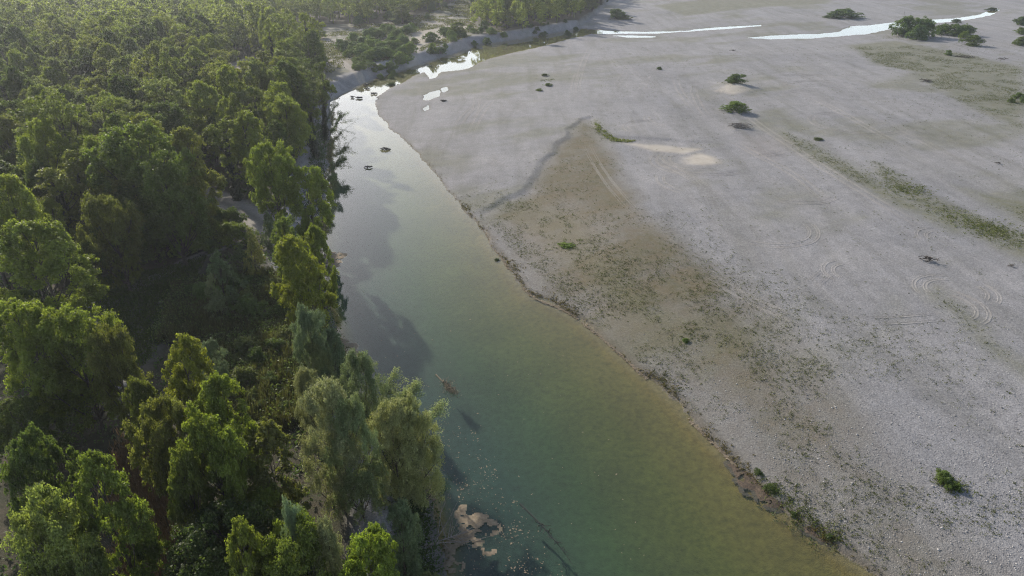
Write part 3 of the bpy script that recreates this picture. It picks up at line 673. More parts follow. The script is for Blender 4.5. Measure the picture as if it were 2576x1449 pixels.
def near_label_(px, py, colour, shape, size, k_):
    q = sorted(LM, key=lambda l: (l[0] - px) ** 2 + (l[1] - py) ** 2)[k_]; dx, dy = px - q[0], py - q[1]; dd = math.hypot(dx, dy)
    rel = ('right of' if dx > 0 else 'left of') if abs(dx) > abs(dy) * 1.6 else ('below' if dy > 0 else 'above') if abs(dy) > abs(dx) * 1.6 else ('below and right of' if dx > 0 else 'below and left of') if dy > 0 else ('above and right of' if dx > 0 else 'above and left of')
    far_ = 'close' if dd < 45 else '' if dd < 90 else 'some way' if dd < 140 else 'far'
    t_ = f'{size} {colour} {shape} {far_} {rel} {q[2]}'.split()
    if len(t_) > 16: t_ = f'{colour} {shape} {far_} {rel} {q[2]}'.split()
    return ' '.join(t_[:16])
far = []
for i, (y, x) in enumerate(vis):
    if i < NEARN:
        k, r0, h0 = KCH[rng.choice([0, 0, 1, 2, 2, 3, 4])] if y > 75 else KCH[rng.choice([0, 1, 4])]
        px, py, _ = proj(x, y, 3 + h0)
        if y < 75: h0 *= .68; r0 *= .85
        elif py > 560: h0 *= .72
        cl_ = rng.choice([('olive green', (1.6, 1.45, 1.25)), ('mid green', (1.4, 1.4, 1.2)), ('dark green', (.8, .9, .85)), ('yellow green', (1.65, 1.6, 1.1)), ('grey green', (1.4, 1.35, 1.9))])
        if py > 850: cl_ = rng.choice([('dark green', (.6, .7, .7)), ('mid green', (.9, .95, .9))])  # lower grove: darker tints put its shade into the crown colour
        z = zone_name(px, py)
        fh, fr_ = rng.uniform(.68, 1.2), rng.uniform(.8, 1.25); size = ('tall' if fh > 1.03 else 'low' if fh < .87 else '') + (' broad' if fr_ > 1.05 else ' slim' if fr_ < .88 else '')
        plant(k, x, y, h0 * fh, r0 * fr_, near_label(px, py, cl_[0], SHS[k], size), group='trees ' + z, tint=cl_[1], var=rng.randrange(12), rot=rng.uniform(0, 6.28))
    else: far.append((x, y))
print('trees near', min(NEARN, len(vis)), 'far', len(far), 'occupied', len(occupied))
# far wood: one object
if far:
    rs = np.random.RandomState(9); tmpl = []
    for i in range(5):
        q, cen, cr = crown_geo(rs, ['poplar', 'broad', 'broad', 'poplar', 'column'][i], 14.5, [3.6, 4.4, 4.2, 3.2, 2.4][i], 1.5, 34, 3200, 1.3, .55, up=.5)
        tv = tube([[0, 0, 0], [0, 0, 12]], [.3, .05], 5); tmpl.append((*join([(q[0], q[1], q[2]), (tv[0], tv[1], np.full(len(tv[0]), .02))]),))
    parts = []; Z = height(np.array([f[0] for f in far]), np.array([f[1] for f in far]))[0]
    for (x, y), z in zip(far, Z):
        V, F, r = tmpl[rs.randint(5)]; a = rs.uniform(0, 6.28); s = rs.uniform(.65, 1.25); hs = s * rs.uniform(.8, 1.2)
        c, sn = math.cos(a) * s, math.sin(a) * s
        V2 = np.stack([V[:, 0] * c - V[:, 1] * sn + x, V[:, 0] * sn + V[:, 1] * c + y, V[:, 2] * hs + z], 1)
        parts.append((V2, F, np.clip(r + rs.uniform(-.3, .3), 0, 1)))
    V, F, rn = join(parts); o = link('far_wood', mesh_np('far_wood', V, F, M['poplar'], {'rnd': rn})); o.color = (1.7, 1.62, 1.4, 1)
    tag(o, 'far dense wood fading into haze along the top left of the photo', 'woodland', kind='stuff')

# the line of slim trees on the far bank
rg = random.Random(8)
lineT = []
PXS = sorted(rg.uniform(1185, 1530) for _ in range(46)); ORD = ['first', 'second', 'third', 'fourth', 'fifth', 'sixth', 'seventh', 'eighth', 'ninth', 'tenth', 'eleventh', 'twelfth', 'thirteenth', 'fourteenth', 'fifteenth', 'sixteenth', 'seventeenth', 'eighteenth', 'nineteenth', 'twentieth']
ORD += ['twenty ' + o_ for o_ in ORD[:9]] + ['thirtieth'] + ['thirty ' + o_ for o_ in ORD[:9]]; NF = [0, 0]
for i in range(46):
    px = PXS[i]; top = rg.uniform(-45, -8) if px > 1240 else rg.uniform(-20, 25)
    base = np.interp(px, [1185, 1290, 1400, 1490, 1530], [62, 62, 52, 32, 8]) - rg.uniform(0, 38)
    p = at(px, base, 3.0); hgt = rg.uniform(11, 15) if px < 1470 else rg.uniform(6, 10)
    k = rg.choice(['column_tree', 'poplar_tree', 'column_tree', 'ivied_tree'])
    front = base > np.interp(px, [1185, 1290, 1400, 1490, 1530], [62, 62, 52, 32, 8]) - 9
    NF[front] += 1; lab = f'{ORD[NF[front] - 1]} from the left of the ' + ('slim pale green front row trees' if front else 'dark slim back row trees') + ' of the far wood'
    plant(k, float(p[0]), float(p[1]), hgt, rg.uniform(1.9, 3.0), lab, group='front row trees of the far bank wood' if front else 'back row trees of the far bank wood', tint=(1.1, 1.1, 1.2) if front else (.8, .85, 1.0), var=i, rot=rg.uniform(0, 6), z=3.0)

# shrub thickets of the far clearing
def shrubs(n, poly, hr, lab, grp, seed, tints, kind='shrub', gz=3.0):
    r_ = random.Random(seed); P = np.array(poly, float); k = 0; guard = 0; got = []
    while k < n and guard < 4000:
        guard += 1
        px = r_.uniform(P[:, 0].min(), P[:, 0].max()); py = r_.uniform(P[:, 1].min(), P[:, 1].max())
        if not in_poly(px, py, P): continue
        p = at(px, py, gz)
        if any((p[0] - a) ** 2 + (p[1] - b) ** 2 < 2.0 ** 2 for a, b in got): continue
        got.append((p[0], p[1])); hh = r_.uniform(*hr)
        fx = (px - P[:, 0].min()) / np.ptp(P[:, 0]); fy = (py - P[:, 1].min()) / np.ptp(P[:, 1])
        place = ('back' if fy < .36 else 'middle' if fy < .68 else 'front') + ', ' + ('left end', 'left part', 'centre', 'right part', 'right end')[min(4, int(fx * 5))]
        sz = 'tall' if hh > hr[0] + .7 * (hr[1] - hr[0]) else 'low' if hh < hr[0] + .3 * (hr[1] - hr[0]) else 'middling'
        plant(kind, float(p[0]), float(p[1]), hh, hh * r_.uniform(.6, .95), f'{sz} {lab}, {place}', 'shrub', grp, r_.choice(tints), r_.randrange(8), r_.uniform(0, 6)); k += 1
shrubs(52, [(835, 118), (870, 108), (960, 78), (1040, 78), (1045, 105), (1035, 140), (1020, 158), (960, 165), (900, 150), (850, 140)], (2.4, 4.4), 'willow shrub in the dense far thicket', 'thicket shrubs of the far clearing', 2, [(1.1, 1.2, 1.0), (1.4, 1.5, 1.0), (.95, 1.1, 1.1)])
shrubs(16, [(890, 150), (1000, 165), (1010, 172), (900, 178), (880, 165)], (1.2, 2.2), 'pale shrub on the bank below the thicket', 'low shrubs below the thicket', 3, [(1.3, 1.35, 1.1)])
shrubs(22, [(1075, 105), (1130, 75), (1210, 70), (1290, 82), (1200, 102), (1110, 120)], (1.8, 3.8), 'shrub in the far bank row', 'row shrubs on the far bank', 4, [(1.3, 1.4, 1.0), (1.0, 1.1, 1.0)])
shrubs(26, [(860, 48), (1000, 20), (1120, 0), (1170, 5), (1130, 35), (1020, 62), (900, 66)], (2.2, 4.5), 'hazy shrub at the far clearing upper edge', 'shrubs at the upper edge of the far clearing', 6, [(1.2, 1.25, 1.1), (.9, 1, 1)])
shrubs(14, [(1310, 68), (1440, 55), (1480, 58), (1440, 72), (1330, 82)], (1.2, 2.2), 'dark bush on the eroded far bank', 'low bushes on the eroded bank', 7, [(.7, .8, .8)])
for (px, py, h, wp, lab, tn) in ((1010, 12, 9, 45, 'tall green tree standing alone in the far clearing', (1.2, 1.2, 1.1)), (800, 60, 6, 30, 'lone young tree at the left of the far clearing', (1.3, 1.3, 1.1)), (1086, 100, 4, 22, 'small bright tree on the sandy far bank', (1.5, 1.5, .9)),
                             (1150, 55, 6, 40, 'bushy green tree on top of the far bank', (1.3, 1.35, .9)), (1275, 25, 9, 30, 'pale pointed tree in front of the far bank wood', (1.4, 1.3, 1.1))):
    top_at('column_tree' if h > 5 else 'shrub', px, py, h, wp, lab, tint=tn)
plant('shrub', *map(float, at(1088, 133, 2)), 2.6, 2.6, 'dark rounded bush at the foot of the far bank', 'shrub', tint=(.7, .85, .8))
plant('shrub', *map(float, at(1107, 128, 2)), 2.6, 2.6, 'dark bush right beside the rounded bush at the foot of the far bank', 'shrub', tint=(.7, .85, .8), var=1)

shrubs(22, [(450, 730), (560, 710), (680, 700), (790, 760), (840, 860), (780, 1040), (640, 1050), (560, 920), (520, 860)], (1.3, 2.7), 'bushy shrub rising out of the reeds', 'shrubs among the reeds', 11, [(1.3, 1.35, 1.1), (1.0, 1.05, .9), (1.5, 1.3, 1.2)])
shrubs(12, [(520, 540), (590, 560), (620, 600), (540, 640), (430, 660), (400, 640)], (1.6, 3.2), 'yellowish shrub between the track and the clearing', 'shrubs between track and clearing', 12, [(1.6, 1.5, .8), (1.1, 1.15, .9)])
# bushes on the gravel bar: px, py of the foot, height, radius
for i, (px, py, h, r, lab, tn) in enumerate((
    (1848, 214, 2.7, 3.7, 'dark green bush on top of the pale gravel mound', (.9, 1.0, .7)), (1848, 281, 2.4, 3.5, 'wide green bush below the gravel mound, above the driftwood heap', (1.3, 1.4, .8)),
    (2372, 1204, .95, 1.1, 'lone green bush casting a shadow on the lower right gravel', (1.25, 1.3, .8)), (2402, 1222, .7, .6, 'small green bush touching the lone bush on the lower right gravel', (1.2, 1.3, .8)),
    (2278, 88, 8.5, 6.5, 'left half of the tallest dark bush beside the far stream', (.95, 1.1, .7)), (2318, 90, 8, 5.5, 'right half of the tallest dark bush beside the far stream', (.95, 1.1, .7)), (2305, 97, 6.0, 4.6, 'rounded grey green bush in front of the tallest dark bush', (1.0, 1.15, 1.1)),
    (2370, 84, 4.6, 4.8, 'left bush of the low clump right of the tallest bush', (.9, 1.05, .8)), (2400, 88, 5, 5.0, 'middle bush of the low clump right of the tallest bush', (.9, 1.0, .7)), (2425, 87, 4.6, 4.3, 'right bush of the low clump right of the tallest bush', (.9, 1.0, .7)),
    (2445, 113, 4, 4.2, 'olive bush below the low clump near the right edge', (1.1, 1.1, .9)), (2425, 96, 3.2, 2.2, 'yellow green small bush between clump and olive bush', (1.6, 1.6, .8)),
    (2385, 138, 2, 1.5, 'small lone bush on the veined gravel near the upper right', (1.1, 1.2, .9)), (2125, 42, 4.4, 8, 'long dark bush on the far gravel bank', (.85, 1, .8)), (2098, 43, 2.6, 6, 'low dark fringe left of the long far bush', (.8, .9, .8)),
    (1550, 47, 5, 5, 'green bush on the far gravel above the narrow stream', (1.1, 1.2, .9)), (1568, 48, 2.2, 4, 'low fringe beside the green bush above the narrow stream', (1, 1, .9)),
    (1658, 174, 1.0, 1.0, 'tiny dark bush alone on the upper gravel', (.9, 1, .8)), (1370, 189, .8, 1.2, 'tiny dark tuft near the river side gravel, upper one', (.8, .9, .7)), (1378, 213, .8, 1.6, 'tiny green tuft below the upper dark tuft', (1, 1.1, .7)), (1356, 225, .7, 1.2, 'faint yellowish tuft left of the tiny green tuft', (1.4, 1.4, .8)),
    (2058, 350, .6, 1.1, 'tiny olive tuft in the middle of the upper gravel', (1, 1, .7)), (2568, 62, 4, 4, 'dark bush cut by the right frame edge at the top', (.8, .9, .8)), (2566, 86, 3, 3, 'yellowish bush cut by the right frame edge', (1.3, 1.3, .8)), (2568, 112, 3.4, 4, 'olive bush cut by the right frame edge below the yellowish one', (1.1, 1.1, .9)),
    (2560, 247, 1.6, 1.6, 'small bush at the right edge, middle of three', (1.1, 1.2, .8)), (2572, 258, 1.8, 1.8, 'small bush at the right edge, lowest of three', (1, 1.1, .8)), (2542, 258, 1.3, 1.2, 'small pale bush at the right edge, leftmost of three', (1.2, 1.2, .9)),
    (1425, 612, .5, 1.3, 'bright green low tuft in the brown algae field', (1.8, 1.9, .8)), (2405, 53, 1.8, 2.5, 'dark tuft standing in the far stream', (.7, .8, .8)), (2495, 22, 1.6, 3.5, 'dark brush at the upper end of the far stream', (.7, .8, .8)),
    (985, 206, 1.1, 1.9, 'dark bushy tuft standing in the upper river', (.8, .9, .7)),
    (1910, 1175, .4, .5, 'small tuft at the upper end of the muddy spit', (.9, .95, .7)), (1942, 1215, .5, .7, 'largest green tuft on the muddy spit', (.95, 1., .7)), (2000, 1278, .4, .35, 'bright tuft on the water side of the muddy spit', (.9, .95, .7)), (2090, 1336, .4, .45, 'tuft at the lower end of the muddy spit', (.9, .95, .7)),
    (1725, 852, .45, .5, 'tiny green tuft left of another one on the mid bar', (1.2, 1.4, .6)), (1250, 640, .4, .5, 'tiny dark tuft at the right waterline', (.7, .8, .7)))):
    p = at(px, py, 1.0 if py > 150 else .9); plant('shrub', float(p[0]), float(p[1]), h, r, lab, 'bush', None, tn, i, i * 1.3)

# ------------------------------------------------------------------ ground cover (uncountable)
def cover(name, pts, h, s, nb, mat, label, cat, seed=0, tint=(1, 1, 1), upright=False, spread=.4, Z=None):
    rs = np.random.RandomState(seed); n = len(pts)
    if Z is None: Z = height(pts[:, 0], pts[:, 1])[0]
    ci = np.repeat(np.arange(n), nb); m = len(ci)
    hs = (h if np.ndim(h) else np.full(n, h))[ci]
    off = rs.normal(size=(m, 2)) * spread * (hs[:, None] if not upright else 1) 
    zz = Z[ci] + np.abs(rs.uniform(.1, 1, m)) * hs * np.exp(-((off / (spread * hs[:, None] * 1.6 + 1e-6)) ** 2).sum(1) * .5)
    if upright:
        a = rs.uniform(0, 6.28, m); wdt = s * rs.uniform(.6, 1.4, m); hh = hs * rs.uniform(.5, 1.15, m) * (np.exp(-(off ** 2).sum(1) / (2.2 * spread) ** 2) if nb > 40 else 1)
        b = np.stack([pts[ci, 0] + off[:, 0], pts[ci, 1] + off[:, 1], Z[ci] - .05], 1)
        d = np.stack([np.cos(a) * wdt * .5, np.sin(a) * wdt * .5, np.zeros(m)], 1)
        ln = np.stack([rs.normal(size=m) * .18 * hh, rs.normal(size=m) * .18 * hh, hh], 1)
        V = np.stack([b - d, b + d, b + ln * .6 + d * 1.2, b + ln], 1).reshape(-1, 3); F = np.arange(4 * m).reshape(m, 4); rn = np.repeat(np.clip(rs.normal(.5, .25, m) + rs.normal(0, .15, n)[ci], 0, 1), 4)
    else:
        cen = np.stack([pts[ci, 0] + off[:, 0], pts[ci, 1] + off[:, 1], zz], 1)
        V, F, rn = quads(cen, rs.normal(size=(m, 3)) + [0, 0, .5], s * rs.uniform(.5, 1.4, m), .6, rs, np.clip(rs.normal(.5, .2, m) + rs.normal(0, .15, n)[ci], 0, 1))
    o = link(name, mesh_np(name, V, F, M[mat], {'rnd': rn})); o.color = (*tint, 1); tag(o, label, cat, kind='stuff'); return o
def scatter(n, poly, seed, dens=None):
    rs = np.random.RandomState(seed); P = np.asarray(poly); out = []
    lo, hi = P.min(0), P.max(0)
    while sum(map(len, out)) < n:
        q = rs.uniform(size=(20000, 2)) * (hi - lo) + lo; k = inside(q[:, 0], q[:, 1], P)
        if dens is not None: k &= rs.uniform(size=len(q)) < dens(q[:, 0], q[:, 1])
        out.append(q[k])
        if len(out) > 200: break
    return np.concatenate(out)[:n]
rs = np.random.RandomState(4)
# undergrowth of the wood
wpoly = np.array([[p[0], p[1]] for p in woodside if p[1] < 500 and p[0] > -500] + [[-380, 420], [-60, 22]])
def wd(x, y):
    d = sdf(x, y, woodside); g = sdf(x, y, grassclear); c = sdf(x, y, clearing); pdn = np.full(len(x), 1e9)
    for p, hw in paths: pdn = np.minimum(pdn, pl_dist(x, y, p) - hw)
    pdn = np.minimum(pdn, pl_dist(x, y, dryp) - 1.2)
    return ((d > 1.2) & (g < -1) & (c < -1) & (pdn > .4)) * np.clip(1.25 - y / 320., .12, 1) * (.35 + .65 * (fbm(x, y, 9, 3, 5) > -.15))
pts = scatter(9000, [[-230, 22], [0, 22], [15, 100], [-40, 330], [-330, 330]], 12, wd)
cover('undergrowth', pts, np.random.RandomState(1).uniform(.5, 2.1, len(pts)), .34, 26, 'shrub', 'dark tangled undergrowth on the floor of the left bank wood', 'undergrowth', 3, (.65, .75, .6), spread=.6)
# reeds
pts = scatter(2600, reedz, 13); rr = np.random.RandomState(2)
hgt = 1.45 + 1.1 * fbm(pts[:, 0], pts[:, 1], 4, 3, 9) + rr.uniform(-.4, .5, len(pts))
cover('reed_bed', pts[::1], hgt, .10, 44, 'reed', 'dense brownish green reed and brush thicket between the poplars and the willows', 'reeds', 5, (1.05, .95, 1.05), upright=True, spread=.36)
pts2 = scatter(1500, reedz, 23); cover('reed_undergrowth', pts2, 1.7, .26, 26, 'shrub', 'low leafy brush growing among the reeds', 'brush', 6, (1.4, 1.35, 1.3), spread=.5)
# grass in the shaded clearing and dry grass strip
pts = scatter(4500, grassclear, 14); cover('clearing_grass', pts, .3, .1, 7, 'weed', 'dark green grass of the shaded clearing', 'grass', 7, (.6, .8, .6), upright=True, spread=.25)
q = smooth_poly(dryp, 8); pts = q[rs.randint(len(q), size=2600)] + rs.normal(size=(2600, 2)) * [.8, 1.6]
cover('dry_grass', pts, .9, .07, 9, 'dry', 'strip of tall dry tan grass between the trees at the bottom left', 'grass', 8, (1, 1, 1), upright=True, spread=.25)
# far clearing grass
pts = scatter(7000, clearing, 15, lambda x, y: (sdf(x, y, sandy) < 0) * (fbm(x, y, 14, 3, 8) > -.1) * (sdf(x, y, woodside) > 6))
cover('clearing_scrub', pts, .55, .5, 6, 'weed', 'low olive scrub covering the far clearing', 'scrub', 9, (1, 1, .9), spread=.9)
# weeds on the gravel bar
barpoly = at(*np.array([(1150, 500), (1480, 290), (1500, 120), (2575, 120), (2800, 300), (2900, 1600), (2250, 1540)]).T)
def bardens(x, y):
    dr_ = sdf(x, y, river); v = np.zeros(len(x))
    for g in greens[:7] + greens[8:]: v = np.maximum(v, .8 * sstep(-2, 3, sdf(x, y, g)))
    b = np.maximum(sstep(-4, 4, sdf(x, y, brown)) * .13, sstep(-6, 6, sdf(x, y, brown2)) * .55)
    near = sstep(50, 6, -dr_) * sstep(150, 75, y) * .8
    cl = sstep(-.25, .5, fbm(x, y, 8, 3, 71) + .5 * fbm(x, y, 2, 2, 72))
    return ((dr_ < -.6) * (v + b + near + .045) * cl)
pts = scatter(19000, barpoly, 16, bardens)
cover('gravel_weeds', pts, np.random.RandomState(3).gamma(2.2, .075, len(pts)) + .06, .13, 9, 'weed', 'scattered small weeds and tufts over the gravel bar', 'weeds', 10, (.75, .8, .8), spread=.7)
hedge = W([(2205, 405), (2240, 425), (2300, 475), (2400, 522), (2575, 590), (2720, 640), (2700, 665), (2575, 628), (2450, 572), (2330, 520), (2230, 465)])
pts = scatter(1250, hedge, 17, lambda x, y: sstep(-.1, .5, fbm(x, y, 5, 3, 73))); pts = pts + np.random.RandomState(21).normal(size=pts.shape) * 2.0
cover('green_weed_band', pts, np.random.RandomState(4).uniform(.1, .5, len(pts)) ** 1.3, .18, 10, 'weed', 'irregular band of green weeds crossing the gravel at the right', 'weeds', 11, (.9, 1.0, .7), spread=.9)
gy = W([(1495, 303), (1515, 325), (1545, 342), (1600, 348), (1590, 351), (1535, 350), (1500, 325)])
pts = scatter(160, gy, 18); cover('green_weed_edge', pts, .35, .22, 16, 'weed', 'yellow green weeds along the edge of the low gravel step', 'weeds', 12, (1.3, 1.4, .7), spread=.8)
# dark weeds of the waterline
i0 = smooth_poly(rightbank[:30], 40); i0 = i0[(i0[:, 1] > 40) & (i0[:, 1] < 175)]
L = i0[rs.randint(len(i0), size=9000)]; wdt = np.clip(1.6 * fbm(L[:, 0], L[:, 1], 9, 4, 91) + .45, .05, 1.3)
nrm_ = np.array([.80, .6]); pts = L + nrm_ * (rs.normal(size=len(L)) * 2.2)[:, None] + rs.normal(size=L.shape) * .3
dr_ = sdf(pts[:, 0], pts[:, 1], river); dr_ = -height(pts[:, 0], pts[:, 1])[1]; pts = pts[(dr_ > .05) & (rs.uniform(size=len(pts)) < np.exp(-dr_ / (.12 + 1.1 * wdt ** 2 * sstep(170, 60, pts[:, 1]))) * (.35 + wdt))]
cover('waterline_weeds', pts, np.random.RandomState(6).uniform(.08, .34, len(pts)), .15, 12, 'weed', 'fringe of dark brown weeds along the right waterline', 'weeds', 13, (.95, .72, .62), spread=.7)
# brush hanging over the left waterline
i1 = smooth_poly(leftbank[19:], 30); i1 = i1[(i1[:, 1] > 38) & (i1[:, 1] < 185)]
L = i1[rs.randint(len(i1), size=1500)]; pts = L + np.array([-1, .1]) * rs.uniform(.6, 3.6, len(L))[:, None]
cover('bank_brush', pts, rs.uniform(.7, 2.0, len(pts)), .26, 30, 'shrub', 'dark brush hanging over the left waterline below the wood', 'brush', 14, (.45, .55, .5), spread=.38)
# seedlings and low shoots round the foot of the gravel bushes
BP = [(1848, 214, 3.7), (1848, 281, 3.5), (2372, 1204, 1.2), (2402, 1222, .8), (2290, 92, 8), (2395, 88, 8), (2445, 113, 4), (2125, 42, 8), (1550, 47, 5), (1375, 200, 2), (1425, 610, 2.5), (1940, 1212, 1.6), (2000, 1276, 1.2), (2088, 1335, 1.2), (1965, 1240, 1.6), (2045, 1310, 1.4)]
r7 = np.random.RandomState(77); pp = []
for a_, b_, c_ in BP:
    q7 = at(a_, b_, .9); k7 = int(26 + 10 * c_); pp.append(q7 + r7.normal(size=(k7, 2)) * np.array([.75, .55]) * c_ + np.array([.25, -.35]) * c_ * r7.uniform(0, 1, (k7, 1)))
pp = np.concatenate(pp); cover('bush_seedlings', pp, r7.gamma(2, .1, len(pp)) + .08, .16, 12, 'weed', 'low shoots and seedlings round the feet of the gravel bushes', 'seedlings', 31, (.75, .85, .6), spread=.7)
# pebbles catching the light
pts = scatter(9000, at(*np.array([(1900, 1150), (1500, 820), (1700, 600), (2800, 600), (2900, 1600), (2250, 1540)]).T), 19, lambda x, y: (sdf(x, y, river) < -1.5) * sstep(85, 45, y))
def pebbles():
    rs = np.random.RandomState(5); n = len(pts); Z = height(pts[:, 0], pts[:, 1])[0]; r = rs.gamma(2.2, .013, n) + .02
    base = np.array([[1, 0, 0], [0, 1, 0], [-1, 0, 0], [0, -1, 0], [0, 0, .75], [0, 0, -.6]]); tri = np.array([[0, 1, 4], [1, 2, 4], [2, 3, 4], [3, 0, 4], [1, 0, 5], [2, 1, 5], [3, 2, 5], [0, 3, 5]])
    a = rs.uniform(0, 6.28, n); c, s = np.cos(a), np.sin(a)
    B = base[None] * (r[:, None, None] * rs.uniform(.7, 1.4, (n, 1, 3)))
    V = np.stack([B[..., 0] * c[:, None] - B[..., 1] * s[:, None] + pts[:, 0][:, None], B[..., 0] * s[:, None] + B[..., 1] * c[:, None] + pts[:, 1][:, None], B[..., 2] + Z[:, None] + r[:, None] * .15], -1).reshape(-1, 3)
    F = (tri[None] + (np.arange(n) * 6)[:, None, None]).reshape(-1, 3)
    a_ = NT('pebble_stone'); rn = a_.attr('rnd').outputs['Fac']; a_.l(a_.ramp(rn, [(0, (.16, .155, .15)), (.6, (.30, .29, .285)), (1, (.46, .45, .43))]), a_.b.inputs['Base Color']); a_.b.inputs['Roughness'].default_value = .85
    o = link('pebbles', mesh_np('pebbles', V, F, a_.m, {'rnd': np.repeat(rs.uniform(0, 1, n), 6)})); tag(o, 'loose pale pebbles strewn over the lower gravel bar', 'pebbles', kind='stuff')
pebbles()

# ------------------------------------------------------------------ floating algae mats, leaves, debris
def mat_patch(name, polys, label, cat, z=.02, seed=0, cell=.16, thr=.0, mat='foam', kind=None, zf=.05):
    rs = np.random.RandomState(seed); parts = []
    for poly in polys:
        P = at(*np.array(poly, float).T, 0.); lo, hi = P.min(0) - 1, P.max(0) + 1
        xs = np.arange(lo[0], hi[0], cell); ys = np.arange(lo[1], hi[1], cell); X, Y = np.meshgrid(xs, ys); x = X.ravel(); y = Y.ravel()
        sp = sdf(x, y, P); d = sp + min(1.3, .9 * sp.max()) * fbm(x, y, 2.0, 5, 81 + seed); hh = np.clip(d * .12, -.08, zf) + z + .02 * fbm(x, y, .4, 2, 83)
        nx, ny = len(xs), len(ys); F = (np.arange(ny - 1)[:, None] * nx + np.arange(nx - 1)[None, :]).ravel(); F = np.stack([F, F + 1, F + nx + 1, F + nx], 1)
        ok = (d[F].max(1) > -.1 + thr) & (fbm(x, y, .8, 3, 85)[F[:, 0]] > -.22 + thr * .5); F = F[ok]
        if not len(F): continue
        u, inv = np.unique(F, return_inverse=True); parts.append((np.stack([x, y, hh], 1)[u], inv.reshape(F.shape)))
    V, F, _ = join(parts); o = link(name, mesh_np(name, V, F, M[mat], None, True)); tag(o, label, cat, kind=kind); return o
mat_patch('algae_mat', [[(805, 645), (830, 636), (862, 640), (856, 668), (835, 682), (808, 675)]], 'pale pinkish algae mat floating at the left waterline beside the yellow green poplar', 'algae mat', seed=1)
mat_patch('algae_mat', [[(822, 708), (840, 712), (850, 722), (830, 732)]], 'small pale algae scrap just below the pinkish mat', 'algae mat', seed=2)
mat_patch('algae_mat', [[(858, 855), (885, 868), (905, 895), (898, 905), (922, 930), (880, 938), (862, 925)]], 'beige algae shelf at the left waterline below the dark willow', 'algae mat', seed=3)
mat_patch('algae_mat', [[(1160, 1285), (1205, 1300), (1275, 1335), (1230, 1352), (1205, 1372), (1125, 1398), (1112, 1375), (1165, 1345)]], 'largest ragged tan algae mat on the dark water near the bottom', 'algae mat', seed=4)
mat_patch('algae_mat', [[(1060, 1225), (1095, 1230), (1110, 1245), (1075, 1262), (1055, 1250)]], 'pale algae scum at the foot of the big riverside willow', 'algae mat', seed=5)
mat_patch('algae_mat', [[(1150, 1275), (1172, 1272), (1165, 1290), (1150, 1288)]], 'small tan algae scrap above the largest algae mat', 'algae mat', seed=6)
mat_patch('algae_mat', [[(1215, 1380), (1245, 1385), (1240, 1398), (1215, 1395)]], 'small tan algae scrap below the largest algae mat', 'algae mat', seed=7)
mat_patch('algae_mat', [[(1105, 1400), (1140, 1395), (1165, 1420), (1150, 1449), (1110, 1440)]], 'patchy brown algae by the low bushy willow at the bottom edge', 'algae mat', seed=8, thr=.2)
# muddy spit on the right side of the river and its pale rim
def mound(name, poly, hgt, mat, label, cat, seed=0):
    return mat_patch(name, [poly], label, cat, z=0, seed=seed, mat=mat, zf=hgt)
M['mud'] = bark('wet_mud', (.035, .026, .018), (.12, .085, .055))
o = mat_patch('mud_spit', [[(1835, 1172), (1880, 1182), (1950, 1215), (2010, 1262), (2100, 1345), (2110, 1375), (2060, 1345), (1985, 1300), (1910, 1250), (1850, 1205)]], None, None, z=.0, seed=11, mat='mud', zf=.12, thr=-.3, kind='structure')
mat_patch('algae_scum', [[(1872, 1188), (1890, 1194), (1908, 1210), (1902, 1216), (1880, 1204)]], 'short pale algae rim at the upper end of the muddy spit', 'algae rim', z=.06, seed=12, thr=-.2)
mat_patch('algae_scum', [[(1938, 1238), (1985, 1270), (1980, 1278), (1940, 1250)]], 'pale crusty algae rim halfway along the muddy spit', 'algae rim', z=.06, seed=13, thr=-.2)
mat_patch('algae_scum', [[(1990, 1280), (2025, 1298), (2062, 1330), (2054, 1336), (2010, 1307)]], 'long pale algae rim along the lower outer edge of the muddy spit', 'algae rim', z=.06, seed=14, thr=-.2)
i2 = smooth_poly(rightbank[6:20], 30); segs = i2[(rs.uniform(size=len(i2)) < .9)]
def rim():
    rs = np.random.RandomState(3); n = 2600; k = rs.randint(len(i2) - 1, size=n); p = i2[k] + rs.normal(size=(n, 2)) * .12 + np.array([-.35, -.25]) + (rs.normal(size=(len(i2), 2)).cumsum(0) * .02)[k]
    ok = fbm(p[:, 0], p[:, 1], 6, 3, 95) > -.15; p = p[ok]; n = len(p)
    V, F, rn = quads(np.stack([p[:, 0], p[:, 1], np.full(n, .025) + rs.uniform(0, .02, n)], 1), rs.normal(size=(n, 3)) * .12 + [0, 0, 1], rs.uniform(.12, .4, n), .7, rs, rs.uniform(0, 1, n))
    tag(link('shore_scum', mesh_np('shore_scum', V, F, M['foam'])), 'thin broken line of pale scum along the right waterline', 'scum', kind='stuff')
rim()
def leaves_on_water():
    rs = np.random.RandomState(8); P = at(*np.array([(1090, 1060), (1180, 1060), (1260, 1200), (1330, 1300), (1440, 1449), (1440, 1540), (1180, 1540), (1120, 1300)]).T)
    p = scatter(560, P, 44, lambda x, y: .25 + .75 * (fbm(x, y, 3, 3, 97) > .1)); q = scatter(260, at(*np.array([(840, 560), (1150, 560), (1500, 1000), (1700, 1449), (1150, 1449), (900, 900)]).T), 45); p = np.concatenate([p, q]); n = len(p)
    V, F, rn = quads(np.stack([p[:, 0], p[:, 1], np.full(n, .015)], 1), rs.normal(size=(n, 3)) * .08 + [0, 0, 1], rs.gamma(3, .035, n) + .05, .6, rs, rs.uniform(0, 1, n))
    tag(link('floating_leaves', mesh_np('floating_leaves', V, F, M['foam'])), 'pale leaves drifting on the lower river', 'leaves', kind='stuff')
leaves_on_water()

